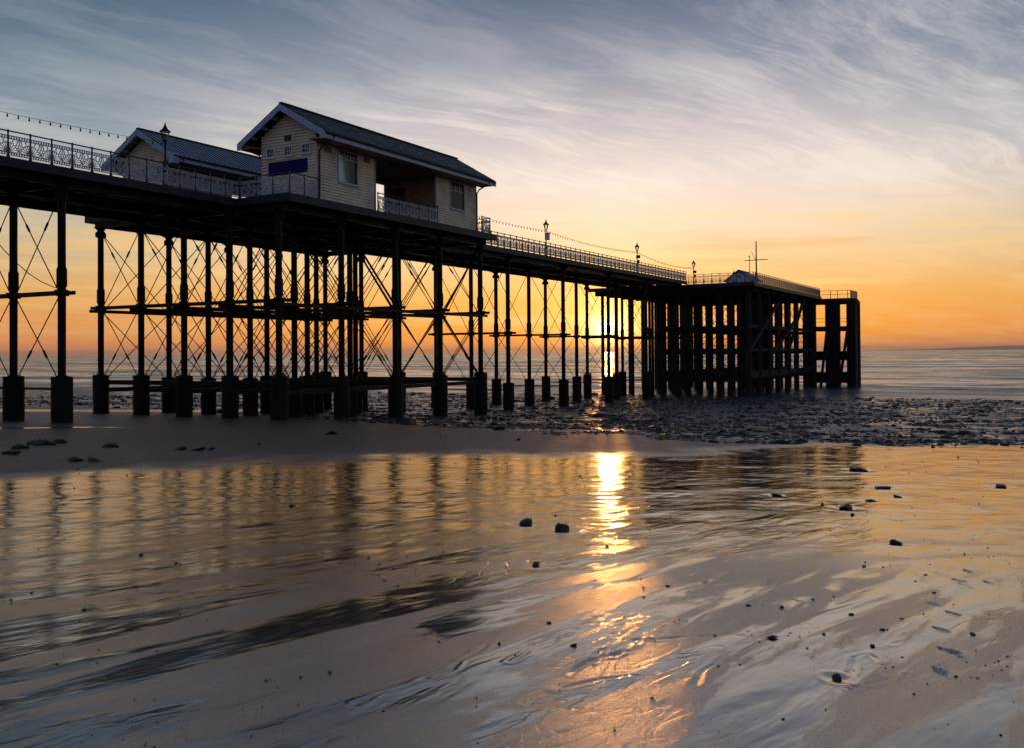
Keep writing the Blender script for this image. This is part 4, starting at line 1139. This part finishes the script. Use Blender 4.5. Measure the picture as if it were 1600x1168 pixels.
festoon((12.4, 38.3, 10.55), (32.85, 38.3, 10.55), 0.30, 'string of bulbs sloping down from the upper left to the metal-roofed shelter', 41)
festoon((56.5, 38.75, 10.75), (73.75, 38.35, 10.58), 0.16, 'string of bulbs between the slate-roofed shelter and the nearest lamp beyond it', 35)
festoon((73.85, 38.35, 10.58), (94.55, 38.35, 10.58), 0.30, 'string of bulbs between the two middle lamps of the deck', 42)
festoon((94.65, 38.35, 10.58), (114.3, 38.85, 10.40), 0.45, 'string of bulbs running down to the pier head lamp', 40)

# ------------------------------------------------------------------ stones
def rock_mesh(seed, sub=2, flat=0.6):
    bm = bmesh.new(); bmesh.ops.create_icosphere(bm, subdivisions=sub, radius=1.0)
    q = random.Random(seed)
    planes = [(Vector((q.gauss(0, 1), q.gauss(0, 1), q.gauss(0, 0.8))).normalized(), q.uniform(0.45, 0.85)) for _ in range(9)]
    for v in bm.verts:
        for n_, d_ in planes:
            k = v.co.dot(n_) - d_
            if k > 0: v.co -= n_ * k * 0.9
        v.co.z *= flat
        v.co += Vector((q.uniform(-1, 1), q.uniform(-1, 1), q.uniform(-1, 1))) * 0.03
    m = bpy.data.meshes.new('stone'); bm.to_mesh(m); bm.free(); m.materials.append(M_STONE)
    return m
ROCKS = [rock_mesh(i, 2, 0.55 + 0.1 * (i % 3)) for i in range(6)]
def stone(x, y, s, k, label, group=None, sx=1.0, name='stone', rz=None, sz=1.0):
    p = px_ground(x, y)
    z = gh(p.x, p.y)
    o = obj(name, ROCKS[k % 6], T(p.x, p.y, z + s * 0.10 * sz) @ Matrix.Rotation(random.uniform(0, 6.3) if rz is None else rz, 4, 'Z') @ Matrix.Rotation(random.uniform(-.35, .35), 4, 'X') @ Matrix.Rotation(random.uniform(-.3, .3), 4, 'Y') @ SC(s * sx, s * 0.8, s * 0.85 * sz))
    return tag(o, label, 'stone', group)
stone(1323, 793, 0.155, 0, 'largest dark angular stone on the wet sand at right', rz=0.3, sz=1.15)
stone(878, 825, 0.12, 1, 'dark angular stone at the left edge of the sun glitter', sz=1.2)
stone(821, 816, 0.13, 2, 'flatter dark stone just left of the angular one by the sun glitter', sx=1.2, sz=0.7)
stone(1563, 760, 0.185, 3, 'rounded dark stone near the right edge of the picture', sz=0.9)
stone(1342, 734, 0.24, 4, 'broad flat dark stone among the reflections below the shingle', sz=0.65)
stone(1380, 761, 0.19, 5, 'long low dark stone up the beach from the largest one', sx=1.25, sz=0.55)
stone(1400, 847, 0.09, 1, 'smooth oval dark stone above the splayed rills at right', rz=0.1, sz=0.9)
stone(1213, 774, 0.13, 2, 'low dark stone amid the dark ripples right of the sun glitter', sz=0.6)
stone(837, 881, 0.062, 3, 'small dark stone below the pair beside the sun glitter', sz=1.0)
stone(1360, 781, 0.10, 0, 'small flat stone to the right of and behind the largest stone', sz=0.6)
stone(1403, 776, 0.10, 5, 'little dark stone on the gold film right of the largest stone', sz=0.6)
stone(1308, 1058, 0.05, 4, 'small stone at the foot of the braided rills near the bottom edge', sz=0.8)
stone(118, 719, 0.30, 0, 'rounded stone on the dry sand before the left columns', sz=0.6)
stone(150, 720, 0.28, 2, 'flat stone on the dry sand next to the rounded one', sx=1.2, sz=0.4)
stone(308, 703, 0.30, 3, 'middle stone of the small row on the dry sand', sz=0.5)
stone(330, 702, 0.22, 4, 'right-hand stone of the small row on the dry sand', sz=0.6)
stone(280, 702, 0.26, 1, 'left-hand stone of the small row on the dry sand', sz=0.5)
stone(518, 677, 0.38, 5, 'lone flat stone on the sand bar below the slate-roofed shelter', sz=0.4)
for i, (x, y, s) in enumerate([(62, 694, 0.8), (30, 700, 0.5), (92, 691, 0.5), (175, 697, 0.45), (20, 709, 0.4)]):
    p = px_ground(x, y)
    bm = bmesh.new(); bmesh.ops.create_icosphere(bm, subdivisions=3, radius=1.0); q = random.Random(40 + i)
    for v in bm.verts:
        a = math.atan2(v.co.y, v.co.x)
        k = 1 + 0.3 * math.sin(a * 3 + i) + 0.25 * math.sin(a * 7 + 2 * i) + q.uniform(-.12, .12)
        v.co.x *= k; v.co.y *= k; v.co.z = v.co.z * 0.16 * (1 + q.uniform(-.6, .6))
    m = bpy.data.meshes.new('seaweed_clump'); bm.to_mesh(m); bm.free(); m.materials.append(M_WEED)
    o = obj('seaweed_clump', m, T(p.x, p.y, gh(p.x, p.y) + 0.03) @ SC(s * 0.42, s * 0.36, s * 0.8))
    tag(o, ['largest dark seaweed clump on the dry sand at far left', 'seaweed clump left of and below the largest one', 'seaweed clump just right of the largest one', 'flat seaweed clump between the large clump and the row of stones', 'seaweed clump lowest and nearest the left edge'][i], 'seaweed')
# small pebbles, each placed on its own
PEB = [(438, 748), (616, 741), (652, 764), (393, 748), (526, 800), (725, 750), (780, 760), (906, 744), (712, 722), (640, 718), (1420, 739), (1250, 742), (1270, 706), (1336, 708), (1236, 723), (1010, 734), (875, 826), (868, 804), (803, 810), (1460, 788), (1425, 793), (1530, 787), (1270, 825), (1520, 842), (1444, 842), (1482, 858), (1350, 885), (1380, 886), (1283, 913), (1303, 932), (1005, 917), (1043, 915), (1250, 893), (1430, 908), (1446, 898), (1460, 926), (1490, 945), (1378, 984), (1386, 984), (1117, 994), (975, 964), (858, 973), (1122, 1041), (1156, 1039), (1363, 1010), (1410, 1027), (1395, 1042), (1575, 1026), (1493, 1057), (1520, 992), (896, 1009), (1187, 1004), (805, 1024), (245, 1017), (155, 1015), (324, 967), (132, 951), (50, 925), (17, 935), (60, 858), (220, 866), (275, 878), (416, 1062), (516, 1052), (780, 1005), (470, 1058), (690, 990), (1170, 946), (1222, 950), (1330, 960), (560, 820), (340, 840), (90, 830), (930, 905), (1540, 700), (1290, 1110), (600, 1110), (210, 1092), (960, 1140)]
for i, (x, y) in enumerate(PEB):
    d_ = (y - 552) / 1500.0
    stone(x, y, random.choice((0.010, 0.014, 0.018, 0.024)) * random.uniform(0.85, 1.15) * (1.6 if y < 780 else 1.0), i, 'small dark pebble lying alone on the open wet sand', 'pebbles scattered over the wet sand', sx=random.uniform(0.9, 1.3), name='pebble', sz=random.uniform(0.7, 1.1))

# the cobble field between sand and sea: too many to count, one mesh
def shingle():
    base = bmesh.new(); bmesh.ops.create_icosphere(base, subdivisions=1, radius=1.0)
    bv = np.array([v.co[:] for v in base.verts]); bf = np.array([[v.index for v in f.verts] for f in base.faces]); base.free()
    n = 130000
    r = np.random.RandomState(5)
    ang = np.radians(r.uniform(-41, 41, n)); R = np.exp(r.uniform(math.log(28), math.log(128), n))
    X = R * np.sin(ang); Y = R * np.cos(ang)
    z, wet, sh, pool = ground_height(X, Y)
    U = X * UD[0] + Y * UD[1]
    dens = sh * (0.10 + 0.9 * sstep(pn(X * 0.35, Y * 0.35, 41) + 0.6 * pn(X * 0.07, Y * 0.16, 42), -0.25, 0.25)) * (1 - sstep(U, 108, 118))
    keep = np.where((r.uniform(0, 1, n) < dens) & (Y > 26))[0][:40000]
    X, Y, z = X[keep], Y[keep], z[keep]; n = len(X)
    s = np.exp(r.normal(math.log(0.048), 0.65, n)); s = np.clip(s, 0.025, 0.42) * (0.75 + np.hypot(X, Y) / 170)
    ca, sa = np.cos(r.uniform(0, 6.28, n)), np.sin(r.uniform(0, 6.28, n))
    V = bv[None] * np.stack([r.uniform(0.8, 1.5, n), r.uniform(0.7, 1.1, n), r.uniform(0.22, 0.6, n)], 1)[:, None, :]
    V = V * (1 + r.uniform(-0.22, 0.22, (n, len(bv), 1))) * s[:, None, None]
    x_ = V[..., 0] * ca[:, None] - V[..., 1] * sa[:, None]; y_ = V[..., 0] * sa[:, None] + V[..., 1] * ca[:, None]
    V = np.stack([x_ + X[:, None], y_ + Y[:, None], V[..., 2] + (z + s * 0.12)[:, None]], -1).reshape(-1, 3)
    Fc = (bf[None] + (np.arange(n) * len(bv))[:, None, None]).reshape(-1, 3)
    me = bpy.data.meshes.new('shingle')
    me.vertices.add(len(V)); me.vertices.foreach_set('co', V.astype(np.float32).ravel())
    me.loops.add(len(Fc) * 3); me.loops.foreach_set('vertex_index', Fc.astype(np.int32).ravel())
    me.polygons.add(len(Fc)); me.polygons.foreach_set('loop_start', np.arange(0, len(Fc) * 3, 3, dtype=np.int32))
    me.update(calc_edges=True)
    return me
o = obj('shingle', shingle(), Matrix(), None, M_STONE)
tag(o, 'dark wet cobbles covering the shore between the sand and the sea', kind='stuff')

# shell bits and grit strewn over the sand: uncountable, one mesh
def grit():
    r = np.random.RandomState(23)
    n = 5200
    ang = np.radians(r.uniform(-36, 36, n)); R = np.exp(r.uniform(math.log(4.4), math.log(40), n))
    X = R * np.sin(ang); Y = R * np.cos(ang)
    cl = pn(X * 0.5, Y * 0.35, 81) + 0.5 * pn(X * 1.7, Y * 1.2, 82)
    keep = r.uniform(0, 1, n) < 0.12 + 0.9 * sstep(cl, 0.05, 0.45)
    X, Y = X[keep], Y[keep]; n = len(X)
    z = ground_height(X, Y)[0]
    s_ = np.exp(r.normal(math.log(0.0042), 0.5, n)) * (0.55 + np.hypot(X, Y) / 11.0)
    bv = np.array([(1, 0, 0), (-1, 0, 0), (0, 1, 0), (0, -1, 0), (0, 0, 1), (0, 0, -1)], float)
    bf = np.array([(0, 2, 4), (2, 1, 4), (1, 3, 4), (3, 0, 4), (2, 0, 5), (1, 2, 5), (3, 1, 5), (0, 3, 5)])
    V = bv[None] * r.uniform(0.5, 1.4, (n, 6, 1)) * np.stack([r.uniform(.8, 1.7, n), r.uniform(.6, 1.1, n), r.uniform(.35, .8, n)], 1)[:, None, :] * s_[:, None, None]
    t = r.uniform(0, 6.28, n); ca, sa = np.cos(t)[:, None], np.sin(t)[:, None]
    V = np.stack([V[..., 0] * ca - V[..., 1] * sa + X[:, None], V[..., 0] * sa + V[..., 1] * ca + Y[:, None], V[..., 2] + (z + s_ * 0.25)[:, None]], -1).reshape(-1, 3)
    Fc = (bf[None] + (np.arange(n) * 6)[:, None, None]).reshape(-1, 3)
    me = bpy.data.meshes.new('grit'); me.from_pydata(V.tolist(), [], Fc.tolist()); me.update()
    return me
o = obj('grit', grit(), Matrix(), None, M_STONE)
tag(o, 'dark grit and shell bits strewn over the wet sand', kind='stuff')

# distant coast
hm = MB(); q = random.Random(9)
dist = 38000.0; pts = []
for i in range(60):
    a = math.radians(20.0 + i * 0.4)
    h = 50 + 110 * math.exp(-((i - 20) / 8.0) ** 2) + 60 * math.exp(-((i - 38) / 9.0) ** 2) + q.uniform(-6, 6)
    h *= 0.85 * min(1, i / 12.0)
    pts.append((a, h))
vs = []; fs = []
for a, h in pts:
    d0, d1, d2 = dist, dist + 1800, dist + 5200
    vs += [(d0 * math.sin(a), d0 * math.cos(a), -8), (d1 * math.sin(a), d1 * math.cos(a), h), (d2 * math.sin(a), d2 * math.cos(a), -8)]
for i in range(len(pts) - 1):
    k = i * 3
    fs += [(k, k + 3, k + 4, k + 1), (k + 1, k + 4, k + 5, k + 2)]
hm.add(vs, fs)
o = obj('hills', hm.mesh('hills', material('far_coast', (0.09, 0.085, 0.075), 0.9, 0, 0.3, 0.001)), Matrix())
tag(o, kind='structure')

# thin morning haze over the water, a closed box round everything
hb = MB(); hb.box(-60000, 60000, -60000, 60000, -31.0, 240.0)
hz = obj('haze', hb.mesh('haze'), Matrix())
hmat = bpy.data.materials.new('haze_air'); hmat.use_nodes = True
q_ = NT(hmat.node_tree); q_.n.clear()
pv = q_.node('ShaderNodeVolumePrincipled')
pv.inputs['Color'].default_value = (0.96, 0.88, 0.80, 1)
pv.inputs['Density'].default_value = 2.6e-5
pv.inputs['Anisotropy'].default_value = 0.55
ho = q_.node('ShaderNodeOutputMaterial'); q_.l.new(pv.outputs[0], ho.inputs['Volume'])
hz.data.materials.append(hmat)
tag(hz, kind='stuff')
